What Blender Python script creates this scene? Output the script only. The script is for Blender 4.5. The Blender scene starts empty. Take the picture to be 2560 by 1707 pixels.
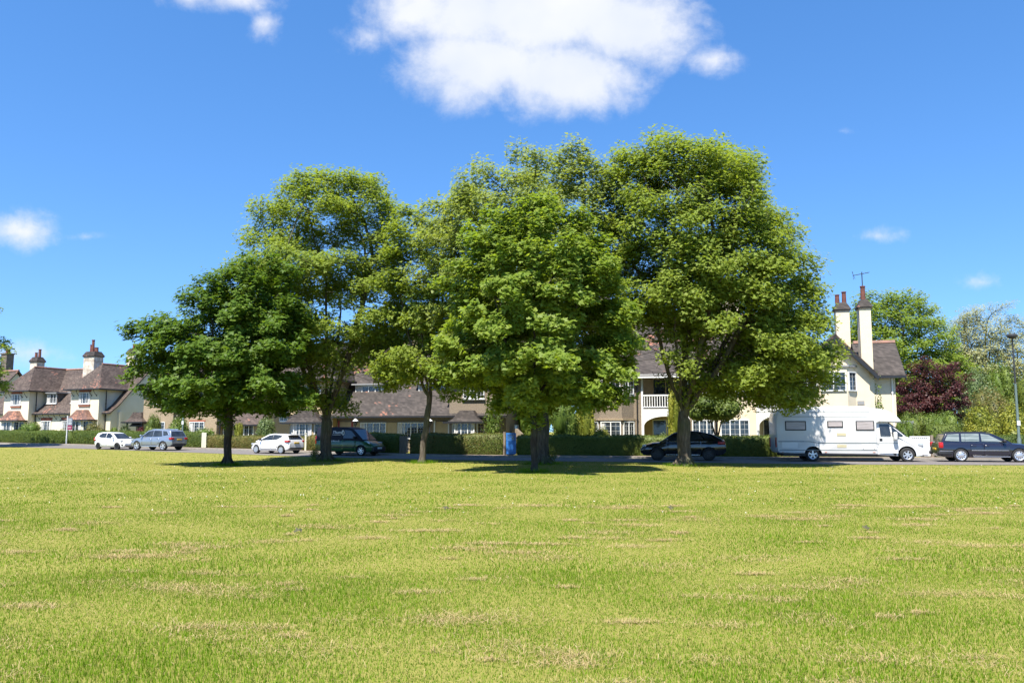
import bpy, bmesh, math, random
import numpy as np
from mathutils import Vector, Matrix

random.seed(7)
rng = np.random.default_rng(11)
C = bpy.context.scene.collection
SC = bpy.context.scene
R = math.radians

# ------------------------------------------------------------------ camera, sky, sun
FPX, PITCH, EYE = 2048.0, math.atan(225 / 2048), 1.5
cd = bpy.data.cameras.new('camera'); cam = bpy.data.objects.new('camera', cd); C.objects.link(cam)
cd.sensor_width = 36; cd.lens = 36 * FPX / 2560; cd.clip_end = 5000; cd.clip_start = 0.1
cam.location = (0, 0, EYE); cam.rotation_euler = (math.pi / 2 + PITCH, 0, 0); SC.camera = cam

SUN_EL = R(60); SUN_DIR = Vector((-0.38 * math.cos(SUN_EL), -0.925 * math.cos(SUN_EL), math.sin(SUN_EL)))
sl = bpy.data.lights.new('sun', 'SUN'); sun = bpy.data.objects.new('sun', sl); C.objects.link(sun)
sl.energy = 4.6; sl.angle = R(0.5); sl.color = (1.0, 0.95, 0.86)
sun.rotation_euler = (-SUN_DIR).to_track_quat('-Z', 'Y').to_euler()

SC.view_settings.view_transform = 'Standard'; SC.view_settings.look = 'None'
SC.view_settings.exposure = 1.32; SC.view_settings.gamma = 1; SC.view_settings.use_curve_mapping = False
SC.cycles.max_bounces = 6; SC.cycles.diffuse_bounces = 4; SC.cycles.glossy_bounces = 3
SC.cycles.transmission_bounces = 3; SC.cycles.transparent_max_bounces = 6
SC.cycles.sample_clamp_indirect = 6


def ray(u, v):                       # direction from the camera through a photo pixel
    a = (u - 1280) / FPX; b = (853.5 - v) / FPX
    return (a, math.cos(PITCH) - b * math.sin(PITCH), math.sin(PITCH) + b * math.cos(PITCH))


def at(u, v, Y):                     # the point at distance Y seen at that pixel
    d = ray(u, v); t = Y / d[1]
    return Vector((t * d[0], Y, EYE + t * d[2]))


def gz(y):                           # height of the ground: rises gently beyond the green
    return 0.012 * min(45.0, max(0.0, y - 44.0))


# ---- world: sky with clouds given by direction
w = bpy.data.worlds.new('World'); SC.world = w; w.use_nodes = True
nt = w.node_tree; N = nt.nodes; Lk = nt.links; N.clear()


def nd(t, tree=None, **k):
    n = (tree or nt).nodes.new(t)
    for a, b in k.items(): setattr(n, a, b)
    return n


def mth(op, a, b=None, tree=None, clamp=False):
    tr = tree or nt
    n = tr.nodes.new('ShaderNodeMath'); n.operation = op; n.use_clamp = clamp
    for i, q in enumerate((a, b)):
        if q is None: continue
        if isinstance(q, (int, float)): n.inputs[i].default_value = q
        else: tr.links.new(q, n.inputs[i])
    return n.outputs[0]


sky = nd('ShaderNodeTexSky'); sky.sky_type = 'NISHITA'; sky.sun_disc = False
sky.sun_elevation = SUN_EL; sky.sun_rotation = math.atan2(-0.38, -0.925)
sky.altitude = 0; sky.air_density = 1.0; sky.dust_density = 0.1; sky.ozone_density = 3.0
SKYS = 0.10
bg = nd('ShaderNodeBackground'); bg.inputs[1].default_value = SKYS
hs = nd('ShaderNodeHueSaturation'); hs.inputs['Saturation'].default_value = 1.24; hs.inputs['Hue'].default_value = 0.503; hs.inputs['Value'].default_value = 1.08
Lk.new(sky.outputs[0], hs.inputs['Color']); Lk.new(hs.outputs[0], bg.inputs[0])
tc = nd('ShaderNodeTexCoord'); sp = nd('ShaderNodeSeparateXYZ'); Lk.new(tc.outputs['Generated'], sp.inputs[0])
X, Y_, Z = sp.outputs
sv = nd('ShaderNodeCombineXYZ'); Lk.new(X, sv.inputs[0]); Lk.new(Y_, sv.inputs[1])      # very clear air: no milky band at the horizon
Lk.new(mth('ADD', mth('MULTIPLY', mth('MAXIMUM', Z, 0.0), 1.0), 0.13), sv.inputs[2]); nv = nd('ShaderNodeVectorMath', operation='NORMALIZE'); Lk.new(sv.outputs[0], nv.inputs[0]); Lk.new(nv.outputs[0], sky.inputs[0])
den = mth('MAXIMUM', Y_, 0.05)
ca = mth('DIVIDE', X, den); cb = mth('DIVIDE', Z, den)
cmb = nd('ShaderNodeCombineXYZ'); Lk.new(ca, cmb.inputs[0]); Lk.new(cb, cmb.inputs[1])
n1 = nd('ShaderNodeTexNoise'); n1.inputs['Scale'].default_value = 10; n1.inputs['Detail'].default_value = 9; n1.inputs['Roughness'].default_value = 0.62
n1.inputs['Distortion'].default_value = 0.3
Lk.new(cmb.outputs[0], n1.inputs['Vector'])
CLOUDS = [(1330, 30, 320, 115, 1.6), (1190, 160, 175, 90, 1.45), (1410, 190, 175, 95, 1.45), (1560, 70, 165, 100, 1.4), (1040, 30, 140, 70, 1.15),
          (940, 90, 90, 45, .62), (1775, 150, 62, 34, .72), (1140, 215, 130, 60, .85), (480, -4, 80, 30, .8), (580, 0, 110, 38, .95), (665, 60, 40, 40, .60),
          (50, 578, 90, 46, .95), (85, 880, 85, 30, .62), (2195, 590, 70, 20, .58), (2105, 328, 36, 12, .42), (2455, 705, 50, 18, .45), (215, 592, 60, 12, .5)]
field = None
for (u, v, ru, rv, am) in CLOUDS:
    d = ray(u, v); a0 = d[0] / d[1]; b0 = d[2] / d[1]
    dx = mth('DIVIDE', mth('SUBTRACT', ca, a0), ru / FPX); dy = mth('DIVIDE', mth('SUBTRACT', cb, b0), rv / FPX)
    r = mth('SQRT', mth('ADD', mth('MULTIPLY', dx, dx), mth('MULTIPLY', dy, dy)))
    f = mth('MULTIPLY', mth('SUBTRACT', 1.6, r), am)
    field = f if field is None else mth('SMOOTH_MAX', field, f)
    if field is not f: field.node.inputs[2].default_value = 0.25
n3 = nd('ShaderNodeTexNoise'); n3.inputs['Scale'].default_value = 38; n3.inputs['Detail'].default_value = 8; n3.inputs['Roughness'].default_value = .65
Lk.new(cmb.outputs[0], n3.inputs['Vector'])
field = mth('ADD', field, mth('MULTIPLY', mth('SUBTRACT', n3.outputs[0], 0.5), 0.9))      # wispy edges
dens = mth('ADD', field, mth('MULTIPLY', mth('SUBTRACT', n1.outputs[0], 0.5), 2.25))
mr = nd('ShaderNodeMapRange'); mr.interpolation_type = 'SMOOTHSTEP'
mr.inputs['From Min'].default_value = 0.1; mr.inputs['From Max'].default_value = 1.6; mr.inputs['To Max'].default_value = 0.97
Lk.new(dens, mr.inputs['Value'])
front = mth('GREATER_THAN', Y_, 0.06)
msk = mth('MULTIPLY', mr.outputs[0], front)
n2 = nd('ShaderNodeTexNoise'); n2.inputs['Scale'].default_value = 5; n2.inputs['Detail'].default_value = 4
Lk.new(cmb.outputs[0], n2.inputs['Vector'])
cr = nd('ShaderNodeValToRGB'); cr.color_ramp.elements[0].position = .3; cr.color_ramp.elements[0].color = (.44, .48, .56, 1)
cr.color_ramp.elements[1].position = .62; cr.color_ramp.elements[1].color = (.56, .57, .605, 1)
Lk.new(n2.outputs[0], cr.inputs[0])
bgc = nd('ShaderNodeBackground'); bgc.inputs[1].default_value = 0.72; Lk.new(cr.outputs[0], bgc.inputs[0])
mx = nd('ShaderNodeMixShader'); Lk.new(msk, mx.inputs[0]); Lk.new(bg.outputs[0], mx.inputs[1]); Lk.new(bgc.outputs[0], mx.inputs[2])
wo = nd('ShaderNodeOutputWorld'); Lk.new(mx.outputs[0], wo.inputs[0])


# ------------------------------------------------------------------ materials
def newmat(name):
    m = bpy.data.materials.new(name); m.use_nodes = True
    t = m.node_tree; return m, t, t.nodes['Principled BSDF']


def c4(c): return (c[0], c[1], c[2], 1)


def ramp(t, src, stops):
    r = t.nodes.new('ShaderNodeValToRGB')
    while len(r.color_ramp.elements) < len(stops): r.color_ramp.elements.new(0.5)
    for e, (p, c) in zip(r.color_ramp.elements, stops): e.position = p; e.color = c4(c)
    t.links.new(src, r.inputs[0]); return r.outputs[0]


def noise(t, scale, detail=4, vec=None, rough=0.55, sx=None):
    n = t.nodes.new('ShaderNodeTexNoise'); n.inputs['Scale'].default_value = scale; n.inputs['Detail'].default_value = detail; n.inputs['Roughness'].default_value = rough
    if vec is None: vec = t.nodes.new('ShaderNodeTexCoord').outputs['Object']
    if sx:
        mp = t.nodes.new('ShaderNodeMapping'); mp.inputs['Scale'].default_value = sx; t.links.new(vec, mp.inputs['Vector']); vec = mp.outputs[0]
    t.links.new(vec, n.inputs['Vector']); return n.outputs[0]


def bump(t, p, h, strength, dist=0.02):
    b = t.nodes.new('ShaderNodeBump'); b.inputs['Strength'].default_value = strength; b.inputs['Distance'].default_value = dist
    t.links.new(h, b.inputs['Height']); t.links.new(b.outputs[0], p.inputs['Normal'])


def mixc(t, fac, a, b, mode='MIX'):
    m = t.nodes.new('ShaderNodeMix'); m.data_type = 'RGBA'; m.blend_type = mode
    for i, q in ((0, fac), (6, a), (7, b)):
        if isinstance(q, (int, float)): m.inputs[i].default_value = q
        elif isinstance(q, tuple): m.inputs[i].default_value = c4(q)
        else: t.links.new(q, m.inputs[i])
    return m.outputs[2]


def mat(name, c1, c2=None, scale=3, rough=0.7, bs=0, bscale=60, metal=0, spec=0.5, coat=0, sx=None):
    m, t, p = newmat(name)
    p.inputs['Roughness'].default_value = rough; p.inputs['Metallic'].default_value = metal
    p.inputs['Specular IOR Level'].default_value = spec; p.inputs['Coat Weight'].default_value = coat; p.inputs['Coat Roughness'].default_value = 0.05
    if c2 is None: c2 = tuple(q * 0.88 for q in c1)
    t.links.new(ramp(t, noise(t, scale, sx=sx), [(.35, c1), (.65, c2)]), p.inputs['Base Color'])
    if bs: bump(t, p, noise(t, bscale, 3), bs)
    return m


def leafmat(name, dark, mid, light, trans=0.35, rough=0.45, spec=0.4, tcol=None):
    m, t, p = newmat(name)
    g = t.nodes.new('ShaderNodeNewGeometry')
    big = noise(t, 0.55, 3)
    f = mth('ADD', mth('MULTIPLY', g.outputs['Random Per Island'], 0.5, t), mth('ADD', mth('MULTIPLY', big, 0.4, t), mth('MULTIPLY', noise(t, 7, 3), .28, t), t), t)
    col = ramp(t, f, [(.2, dark), (.55, mid), (.95, light)])
    t.links.new(col, p.inputs['Base Color']); p.inputs['Roughness'].default_value = rough; p.inputs['Specular IOR Level'].default_value = spec
    tr = t.nodes.new('ShaderNodeBsdfTranslucent')
    t.links.new(mixc(t, 1.0, col, tcol or (1.25, 1.2, .5), 'MULTIPLY'), tr.inputs[0])
    ms = t.nodes.new('ShaderNodeMixShader'); ms.inputs[0].default_value = trans
    t.links.new(p.outputs[0], ms.inputs[1]); t.links.new(tr.outputs[0], ms.inputs[2])
    t.links.new(ms.outputs[0], t.nodes['Material Output'].inputs[0])
    return m


def lawnmat():
    m, t, p = newmat('lawn_turf')
    a = noise(t, 0.35, 5); b = noise(t, 14, 6, rough=.7); c = noise(t, 1.1, 5, rough=.6)
    g = ramp(t, mth('ADD', mth('MULTIPLY', a, .55), mth('MULTIPLY', b, .45), t), [(.3, (.060, .132, .005)), (.5, (.096, .178, .008)), (.72, (.150, .215, .014))])
    straw = ramp(t, b, [(.3, (.19, .16, .05)), (.7, (.30, .22, .09))])
    sm = ramp(t, mth('ADD', mth('MULTIPLY', c, .62), mth('MULTIPLY', b, .38), t), [(.545, (0, 0, 0)), (.66, (.65, .65, .65))])
    t.links.new(mixc(t, sm, g, straw), p.inputs['Base Color'])
    p.inputs['Roughness'].default_value = .9; p.inputs['Specular IOR Level'].default_value = .04
    bump(t, p, noise(t, 40, 4), .6, .03)
    return m


def tilemat(name, cols, red, amt=.62):
    m, t, p = newmat(name)
    tcn = t.nodes.new('ShaderNodeTexCoord'); s = t.nodes.new('ShaderNodeSeparateXYZ'); t.links.new(tcn.outputs['Object'], s.inputs[0])
    row = mth('FRACT', mth('MULTIPLY', s.outputs[2], 8.5, t), None, t)
    line = ramp(t, row, [(0, (.45, .45, .45)), (.18, (1, 1, 1)), (.8, (1, 1, 1)), (1, (.8, .8, .8))])
    rowi = mth('FLOOR', mth('MULTIPLY', s.outputs[2], 8.5, t), None, t)
    cv = t.nodes.new('ShaderNodeCombineXYZ')
    t.links.new(mth('FLOOR', mth('ADD', mth('MULTIPLY', mth('ADD', s.outputs[0], s.outputs[1], t), 5.5, t), mth('MULTIPLY', rowi, .5, t), t), None, t), cv.inputs[0]); t.links.new(rowi, cv.inputs[1])
    wn = t.nodes.new('ShaderNodeTexWhiteNoise'); t.links.new(cv.outputs[0], wn.inputs[0])
    base = ramp(t, mth('ADD', mth('MULTIPLY', wn.outputs[0], .35, t), mth('MULTIPLY', noise(t, .8, 5), .65, t), t), [(.25, cols[0]), (.5, cols[1]), (.75, cols[2])])
    rm = ramp(t, mth('ADD', mth('MULTIPLY', noise(t, .55, 4), .8, t), mth('MULTIPLY', wn.outputs[0], .2, t), t), [(amt - .02, (0, 0, 0)), (amt + .04, (.8, .8, .8))])
    col = mixc(t, rm, base, red)
    t.links.new(mixc(t, 1.0, col, line, 'MULTIPLY'), p.inputs['Base Color'])
    p.inputs['Roughness'].default_value = .75; p.inputs['Specular IOR Level'].default_value = .35
    bump(t, p, row, .7, .03)
    return m


def glassmat():
    m, t, p = newmat('window_glass')
    t.links.new(ramp(t, noise(t, 2.3, 2), [(.4, (.012, .016, .02)), (.7, (.05, .06, .07))]), p.inputs['Base Color'])
    p.inputs['Roughness'].default_value = .06; p.inputs['Specular IOR Level'].default_value = .6
    bump(t, p, noise(t, 3, 1), .05, .05)
    return m


def barkmat(name, a, b, c):
    m, t, p = newmat(name)
    v = noise(t, 3.0, 6, sx=(4, 4, .8), rough=.65)
    t.links.new(mixc(t, ramp(t, noise(t, 1.3, 3), [(.45, (0, 0, 0)), (.7, (.6, .6, .6))]), ramp(t, v, [(.3, a), (.55, b), (.75, c)]), (.10, .12, .05)), p.inputs['Base Color'])
    p.inputs['Roughness'].default_value = .9; p.inputs['Specular IOR Level'].default_value = .15
    bump(t, p, v, .9, .05)
    return m


def paint(name, c, rough=.25, coat=.8, metal=0): return mat(name, c, tuple(q * .96 for q in c), 1.2, rough, 0, coat=coat, metal=metal)


M = dict(
    lawn=lawnmat(),
    blade=leafmat('grass_blade', (.050, .128, .004), (.098, .196, .007), (.185, .262, .016), .3, .8, .06),
    straw=leafmat('dry_straw', (.25, .17, .07), (.38, .27, .125), (.50, .38, .22), .1, .7, .2, (1, 1, 1)),
    daisy=mat('daisy_petal', (.85, .85, .8)),
    road=mat('asphalt', (.155, .135, .122), (.118, .105, .096), 6, .9, .3, 90),
    pave=mat('pavement_flags', (.25, .19, .145), (.18, .14, .11), 4, .9, .2),
    kerb=mat('kerb_stone', (.26, .24, .215), (.20, .185, .165), 4, .9),
    cream=mat('cream_render', (.66, .56, .41), (.61, .52, .37), 1.2, .9, .35, 45),
    ivory=mat('ivory_render', (.66, .60, .46), (.61, .55, .41), .9, .9, .3, 45),
    tan=mat('tan_pebbledash', (.36, .28, .185), (.25, .19, .125), 18, .95, .9, 38),
    grey=mat('grey_pebbledash', (.27, .215, .155), (.15, .12, .09), 20, .95, .9, 38),
    buff=mat('buff_render', (.44, .34, .20), (.38, .29, .17), 3, .9, .3, 50),
    brick=mat('red_brick', (.33, .10, .05), (.24, .07, .04), 14, .9, .3, 40),
    stack=mat('weathered_white_stack', (.60, .56, .47), (.33, .27, .21), 2.6, .9, .3, 40),
    stackgrey=mat('dark_stack', (.16, .13, .10), (.10, .08, .06), 3, .9),
    pot=mat('clay_pot', (.17, .05, .032), (.09, .035, .026), 5, .8),
    tile=tilemat('roof_tiles', [(.044, .031, .025), (.074, .053, .043), (.115, .086, .070)], (.26, .115, .08), .66),
    tilebrown=tilemat('brown_roof_tiles', [(.026, .020, .017), (.045, .036, .031), (.076, .061, .053)], (.30, .12, .075), .64),
    tilered=tilemat('red_roof_tiles', [(.11, .062, .052), (.17, .095, .072), (.24, .135, .095)], (.40, .18, .11), .58),
    ridge=mat('ridge_tile', (.26, .13, .09), (.16, .095, .07), 3, .8),
    white=mat('white_paint', (.68, .68, .665), (.62, .62, .61), 2, .5),
    black=mat('black_paint', (.015, .015, .017), None, 3, .45),
    red=mat('red_paint', (.30, .035, .03), None, 3, .5),
    dark=mat('dark_interior', (.02, .018, .016), None, 3, .9),
    glass=glassmat(),
    curtain=mat('net_curtain', (.55, .53, .50), (.40, .39, .38), 8, .9),
    wood=mat('weathered_wood', (.24, .19, .14), (.15, .12, .09), 6, .85, .3, sx=(3, 3, .4)),
    blue=mat('blue_gate_paint', (.03, .17, .50), (.025, .14, .44), 2, .45),
    creamgate=mat('pale_gate_paint', (.62, .60, .46), None, 3, .6),
    lead=mat('grey_lead', (.25, .25, .25), None, 3, .6),
    hedge=leafmat('hedge_leaf', (.035, .062, .010), (.085, .125, .018), (.17, .20, .035), .25, .55, .3),
    hedgeR=leafmat('hedge_leaf_bronze', (.035, .060, .010), (.085, .115, .018), (.20, .13, .045), .25, .55, .3),
    mapledark=leafmat('maple_leaf_deep', (.060, .118, .012), (.096, .170, .018), (.150, .215, .030), .5, .5, .25),
    mapleolive=leafmat('maple_leaf_olive', (.158, .218, .030), (.212, .280, .040), (.285, .340, .070), .55, .55, .2),
    maplefresh=leafmat('maple_leaf_fresh', (.130, .202, .026), (.190, .272, .036), (.275, .335, .064), .55, .5, .25),
    maplepale=leafmat('maple_leaf_pale', (.175, .228, .046), (.238, .298, .064), (.325, .37, .115), .55, .5, .3),
    copper=leafmat('copper_leaf', (.026, .007, .008), (.056, .014, .014), (.105, .036, .030), .25, .5, .3, (1.2, .6, .5)),
    paleolive=leafmat('pale_leaf', (.20, .22, .09), (.30, .31, .14), (.44, .43, .25), .35, .6, .3),
    bush=leafmat('bush_leaf', (.05, .095, .014), (.11, .17, .024), (.21, .25, .05), .3, .5, .35),
    bushgold=leafmat('gold_leaf', (.09, .125, .015), (.20, .22, .024), (.36, .34, .05), .3, .5, .35),
    bushgrey=leafmat('silver_leaf', (.06, .10, .028), (.12, .17, .055), (.26, .30, .15), .3, .5, .35),
    bushdark=leafmat('dark_leaf', (.018, .035, .010), (.042, .068, .016), (.10, .12, .035), .2, .5, .3),
    bushbronze=leafmat('bronze_leaf', (.06, .08, .018), (.13, .13, .032), (.24, .16, .055), .3, .5, .3),
    bushred=leafmat('red_leaf', (.05, .008, .012), (.10, .02, .025), (.16, .05, .04), .3, .5, .3, (1.2, .6, .5)),
    plume=leafmat('pale_plume', (.40, .38, .22), (.52, .50, .33), (.66, .63, .48), .3, .6, .2, (1, 1, .8)),
    bark=barkmat('maple_bark', (.045, .036, .026), (.10, .082, .062), (.20, .17, .13)),
    barkdark=barkmat('dark_bark', (.022, .018, .014), (.045, .036, .028), (.085, .07, .055)),
    tyre=mat('tyre_rubber', (.02, .02, .02), None, 4, .85),
    alloy=mat('silver_wheel', (.62, .62, .64), None, 4, .3, metal=.7),
    alloydark=mat('black_wheel', (.02, .02, .022), None, 4, .35, metal=.4),
    trim=mat('black_plastic', (.016, .016, .017), None, 6, .55),
    carglass=mat('car_glass', (.012, .014, .016), (.035, .04, .042), 2.2, .05, spec=.7),
    vwglass=mat('car_glass_painted_reflection', (.10, .125, .12), (.22, .25, .24), 2.0, .06, spec=.7, sx=(.6, 1, 6)),  # reflection painted as pale streaks in the base colour
    lampred=mat('red_lamp_lens', (.40, .012, .012), None, 6, .2),
    lampclear=mat('clear_lamp_lens', (.55, .56, .58), (.35, .36, .38), 9, .12, metal=.3),
    amber=mat('amber_lens', (.55, .16, .03), None, 6, .3),
    plateyellow=mat('yellow_plate', (.60, .38, .02), None, 6, .4),
    platewhite=mat('white_plate', (.65, .65, .64), None, 6, .4),
    chrome=mat('bright_trim', (.7, .7, .7), None, 4, .2, metal=.9),
    pwhite=paint('white_car_paint', (.64, .64, .645)),
    psilver=paint('silver_blue_car_paint', (.27, .31, .37), .3, .8, .55),
    pblack=paint('black_car_paint', (.008, .008, .010), .18, .9),
    pnavy=paint('navy_car_paint', (.010, .010, .020), .2, .9),
    pgreen=paint('dark_green_car_paint', (.010, .075, .016), .3, .4),
    pindigo=mat('dark_blue_panel_paint', (.013, .016, .028), None, 2, .55, spec=.15),
    coach=mat('white_coachwork', (.60, .59, .565), (.565, .555, .54), 1.5, .35, coat=.3),
    beige=mat('beige_vent', (.46, .41, .26), None, 4, .6),
    stripe=mat('grey_stripe', (.14, .17, .17), None, 4, .5),
    blind=mat('silver_window_blind', (.42, .37, .36), (.26, .23, .22), 3, .35, sx=(.5, .5, 10)),
    polegreen=mat('grey_green_pole', (.12, .165, .15), (.09, .125, .11), 3, .5),
    poledark=mat('dark_lamp_head', (.03, .03, .032), None, 3, .5),
    signgrey=mat('slate_sign_panel', (.15, .18, .22), None, 3, .5),
    signred=mat('maroon_sign_panel', (.22, .02, .06), None, 3, .5),
    deadleaf=mat('fallen_leaf', (.035, .045, .015), (.10, .075, .03), 30, .8),
)


# ------------------------------------------------------------------ mesh helpers
class MB:
    def __init__(s): s.v = []; s.f = []; s.m = []

    def face(s, pts, m=0):
        b = len(s.v); s.v += [tuple(p) for p in pts]; s.f.append(list(range(b, b + len(pts)))); s.m.append(m)

    def box(s, x0, x1, y0, y1, z0, z1, m=0):
        b = len(s.v)
        s.v += [(x0, y0, z0), (x1, y0, z0), (x1, y1, z0), (x0, y1, z0), (x0, y0, z1), (x1, y0, z1), (x1, y1, z1), (x0, y1, z1)]
        for q in ((0, 3, 2, 1), (4, 5, 6, 7), (0, 1, 5, 4), (1, 2, 6, 5), (2, 3, 7, 6), (3, 0, 4, 7)): s.f.append([b + i for i in q]); s.m.append(m)
        return s

    def prism(s, poly, a, b, axis='y', m=0):          # 2-D polygon pushed from a to b along an axis
        def P(p, t): return {'x': (t, p[0], p[1]), 'y': (p[0], t, p[1]), 'z': (p[0], p[1], t)}[axis]
        n = len(poly); o = len(s.v)
        s.v += [P(p, a) for p in poly] + [P(p, b) for p in poly]
        s.f.append(list(range(o, o + n))); s.m.append(m)
        s.f.append(list(range(o + 2 * n - 1, o + n - 1, -1))); s.m.append(m)
        for i in range(n):
            j = (i + 1) % n; s.f.append([o + i, o + n + i, o + n + j, o + j]); s.m.append(m)
        return s

    def tube(s, pts, rad, n=8, m=0, cap=True):
        pts = [Vector(p) for p in pts]; o = len(s.v); k = len(pts)
        if not hasattr(rad, '__len__'): rad = [rad] * k
        up = None
        for i, p in enumerate(pts):
            t = (pts[min(i + 1, k - 1)] - pts[max(i - 1, 0)]).normalized()
            if up is None: up = t.orthogonal().normalized()
            up = (up - t * up.dot(t)).normalized(); bi = t.cross(up)
            for j in range(n):
                a = 2 * math.pi * j / n; s.v.append(tuple(p + (up * math.cos(a) + bi * math.sin(a)) * rad[i]))
        for i in range(k - 1):
            for j in range(n):
                j2 = (j + 1) % n; s.f.append([o + i * n + j, o + i * n + j2, o + (i + 1) * n + j2, o + (i + 1) * n + j]); s.m.append(m)
        if cap:
            s.f.append([o + j for j in range(n)][::-1]); s.m.append(m)
            s.f.append([o + (k - 1) * n + j for j in range(n)]); s.m.append(m)
        return s

    def lathe(s, prof, n=24, axis='y', m=0):          # (radius, offset) pairs turned about an axis
        o = len(s.v); k = len(prof)
        for (r, t) in prof:
            for j in range(n):
                a = 2 * math.pi * j / n; c, q = r * math.cos(a), r * math.sin(a)
                s.v.append({'y': (c, t, q), 'z': (c, q, t), 'x': (t, c, q)}[axis])
        for i in range(k - 1):
            for j in range(n):
                j2 = (j + 1) % n; s.f.append([o + i * n + j, o + i * n + j2, o + (i + 1) * n + j2, o + (i + 1) * n + j]); s.m.append(m)
        return s

    def build(s, name, mats, parent=None, smooth=False, bevel=0, seg=2, loc=None, rot=None, sharp=35):
        if not isinstance(mats, (list, tuple)): mats = [mats]
        me = bpy.data.meshes.new(name); me.from_pydata(s.v, [], s.f)
        for q in mats: me.materials.append(q)
        me.polygons.foreach_set('material_index', s.m)
        bm = bmesh.new(); bm.from_mesh(me)
        bmesh.ops.remove_doubles(bm, verts=bm.verts, dist=1e-5)
        bmesh.ops.recalc_face_normals(bm, faces=bm.faces)
        if bevel:
            es = [e for e in bm.edges if len(e.link_faces) == 2 and e.calc_face_angle(0) > R(30)]
            bmesh.ops.bevel(bm, geom=es, offset=bevel, segments=seg, affect='EDGES', profile=.5, clamp_overlap=True)
        bm.to_mesh(me); bm.free()
        if smooth:
            me.polygons.foreach_set('use_smooth', [True] * len(me.polygons)); me.set_sharp_from_angle(angle=R(sharp))
        o = bpy.data.objects.new(name, me); C.objects.link(o)
        if parent: o.parent = parent
        if loc: o.location = loc
        if rot: o.rotation_euler = rot
        return o


def tag(o, label, cat, group=None):
    o['label'] = label; o['category'] = cat
    if group: o['group'] = group
    return o


def thing(name, label, cat, loc, yaw=0, group=None):
    o = bpy.data.objects.new(name, None); C.objects.link(o); o.empty_display_size = .3
    o.location = loc; o.rotation_euler = (0, 0, yaw); return tag(o, label, cat, group)


def npmesh(name, verts, faces, m, parent=None, mats=None, smooth=False):
    """verts (n,3) array, faces (k,c) array of equal size"""
    me = bpy.data.meshes.new(name); k, c = faces.shape
    me.vertices.add(len(verts)); me.vertices.foreach_set('co', np.ascontiguousarray(verts, dtype=np.float32).ravel())
    me.loops.add(k * c); me.loops.foreach_set('vertex_index', np.ascontiguousarray(faces, dtype=np.int32).ravel())
    me.polygons.add(k); me.polygons.foreach_set('loop_start', np.arange(0, k * c, c, dtype=np.int32)); 
    for q in (m if isinstance(m, (list, tuple)) else [m]): me.materials.append(q)
    if mats is not None: me.polygons.foreach_set('material_index', mats.astype(np.int32))
    me.update(calc_edges=True); me.validate()
    if smooth: me.polygons.foreach_set('use_smooth', np.ones(k, dtype=bool))
    o = bpy.data.objects.new(name, me); C.objects.link(o)
    if parent: o.parent = parent
    return o


def unit(a): return a / np.maximum(np.linalg.norm(a, axis=-1, keepdims=True), 1e-9)


MAPLE = np.array([(0, 0, 0), (.30, .34, .05), (1.0, 0, -.10), (.30, -.34, .05), (-.02, .55, .0), (.55, .62, -.05), (-.02, -.55, .0), (.55, -.62, -.05), (-.12, .2, 0), (-.12, -.2, 0)], float)
MAPLE_F = np.array([(0, 3, 2, 1), (0, 1, 5, 4), (0, 6, 7, 3)])
OVAL = np.array([(0, 0, 0), (.5, .30, .06), (1, 0, -.04), (.5, -.30, .06)], float)
OVAL_F = np.array([(0, 3, 2, 1)])


def leaves(pos, nrm, size, kind='maple'):
    """arrays of leaf blades at pos facing nrm"""
    T, F = (MAPLE[:8], MAPLE_F) if kind == 'maple' else (OVAL, OVAL_F)
    n = len(pos); nrm = unit(nrm)
    t = unit(np.cross(nrm, unit(rng.normal(size=(n, 3))))); b = np.cross(nrm, t)
    V = pos[:, None] + size[:, None, None] * (T[None, :, :1] * t[:, None] + T[None, :, 1:2] * b[:, None] + T[None, :, 2:3] * nrm[:, None] - .35 * t[:, None])
    Fc = F[None] + (np.arange(n) * len(T))[:, None, None]
    return V.reshape(-1, 3), Fc.reshape(-1, F.shape[1])


# ------------------------------------------------------------------ trees
def colonize(trunk, limbs, attr, step, dk, iters=140):
    """grow branch nodes from trunk and limb polylines toward the attraction points"""
    pos = []; par = []
    for p in trunk: pos.append(np.array(p, float)); par.append(len(pos) - 2)
    for lb in limbs:
        pr = lb[0]
        for p in lb[1]: pos.append(np.array(p, float)); par.append(pr); pr = len(pos) - 1
    P = np.array(pos); A = attr.copy()
    D = np.linalg.norm(A[:, None] - P[None], axis=2); near = D.argmin(1); nd_ = D.min(1); alive = np.ones(len(A), bool)
    par = list(par); P = list(P)
    for it in range(iters):
        ids = np.where(alive)[0]
        if len(ids) == 0: break
        Pa = np.array(P); dirs = unit(A[ids] - Pa[near[ids]])
        un, inv = np.unique(near[ids], return_inverse=True)
        s = np.zeros((len(un), 3)); np.add.at(s, inv, dirs)
        s = unit(s + rng.normal(scale=.12, size=s.shape) + np.array([0, 0, -.02]))
        new = Pa[un] + s * step
        base = len(P)
        P.extend(list(new)); par.extend(list(un))
        d2 = np.linalg.norm(A[ids][:, None] - new[None], axis=2); m = d2.min(1); am = d2.argmin(1)
        upd = m < nd_[ids]
        near[ids[upd]] = base + am[upd]; nd_[ids[upd]] = m[upd]
        stuck = (~upd) & (rng.random(len(ids)) < .25)
        alive[ids[stuck]] = False
        alive[nd_ < dk] = False
    return np.array(P), np.array(par)


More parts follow.
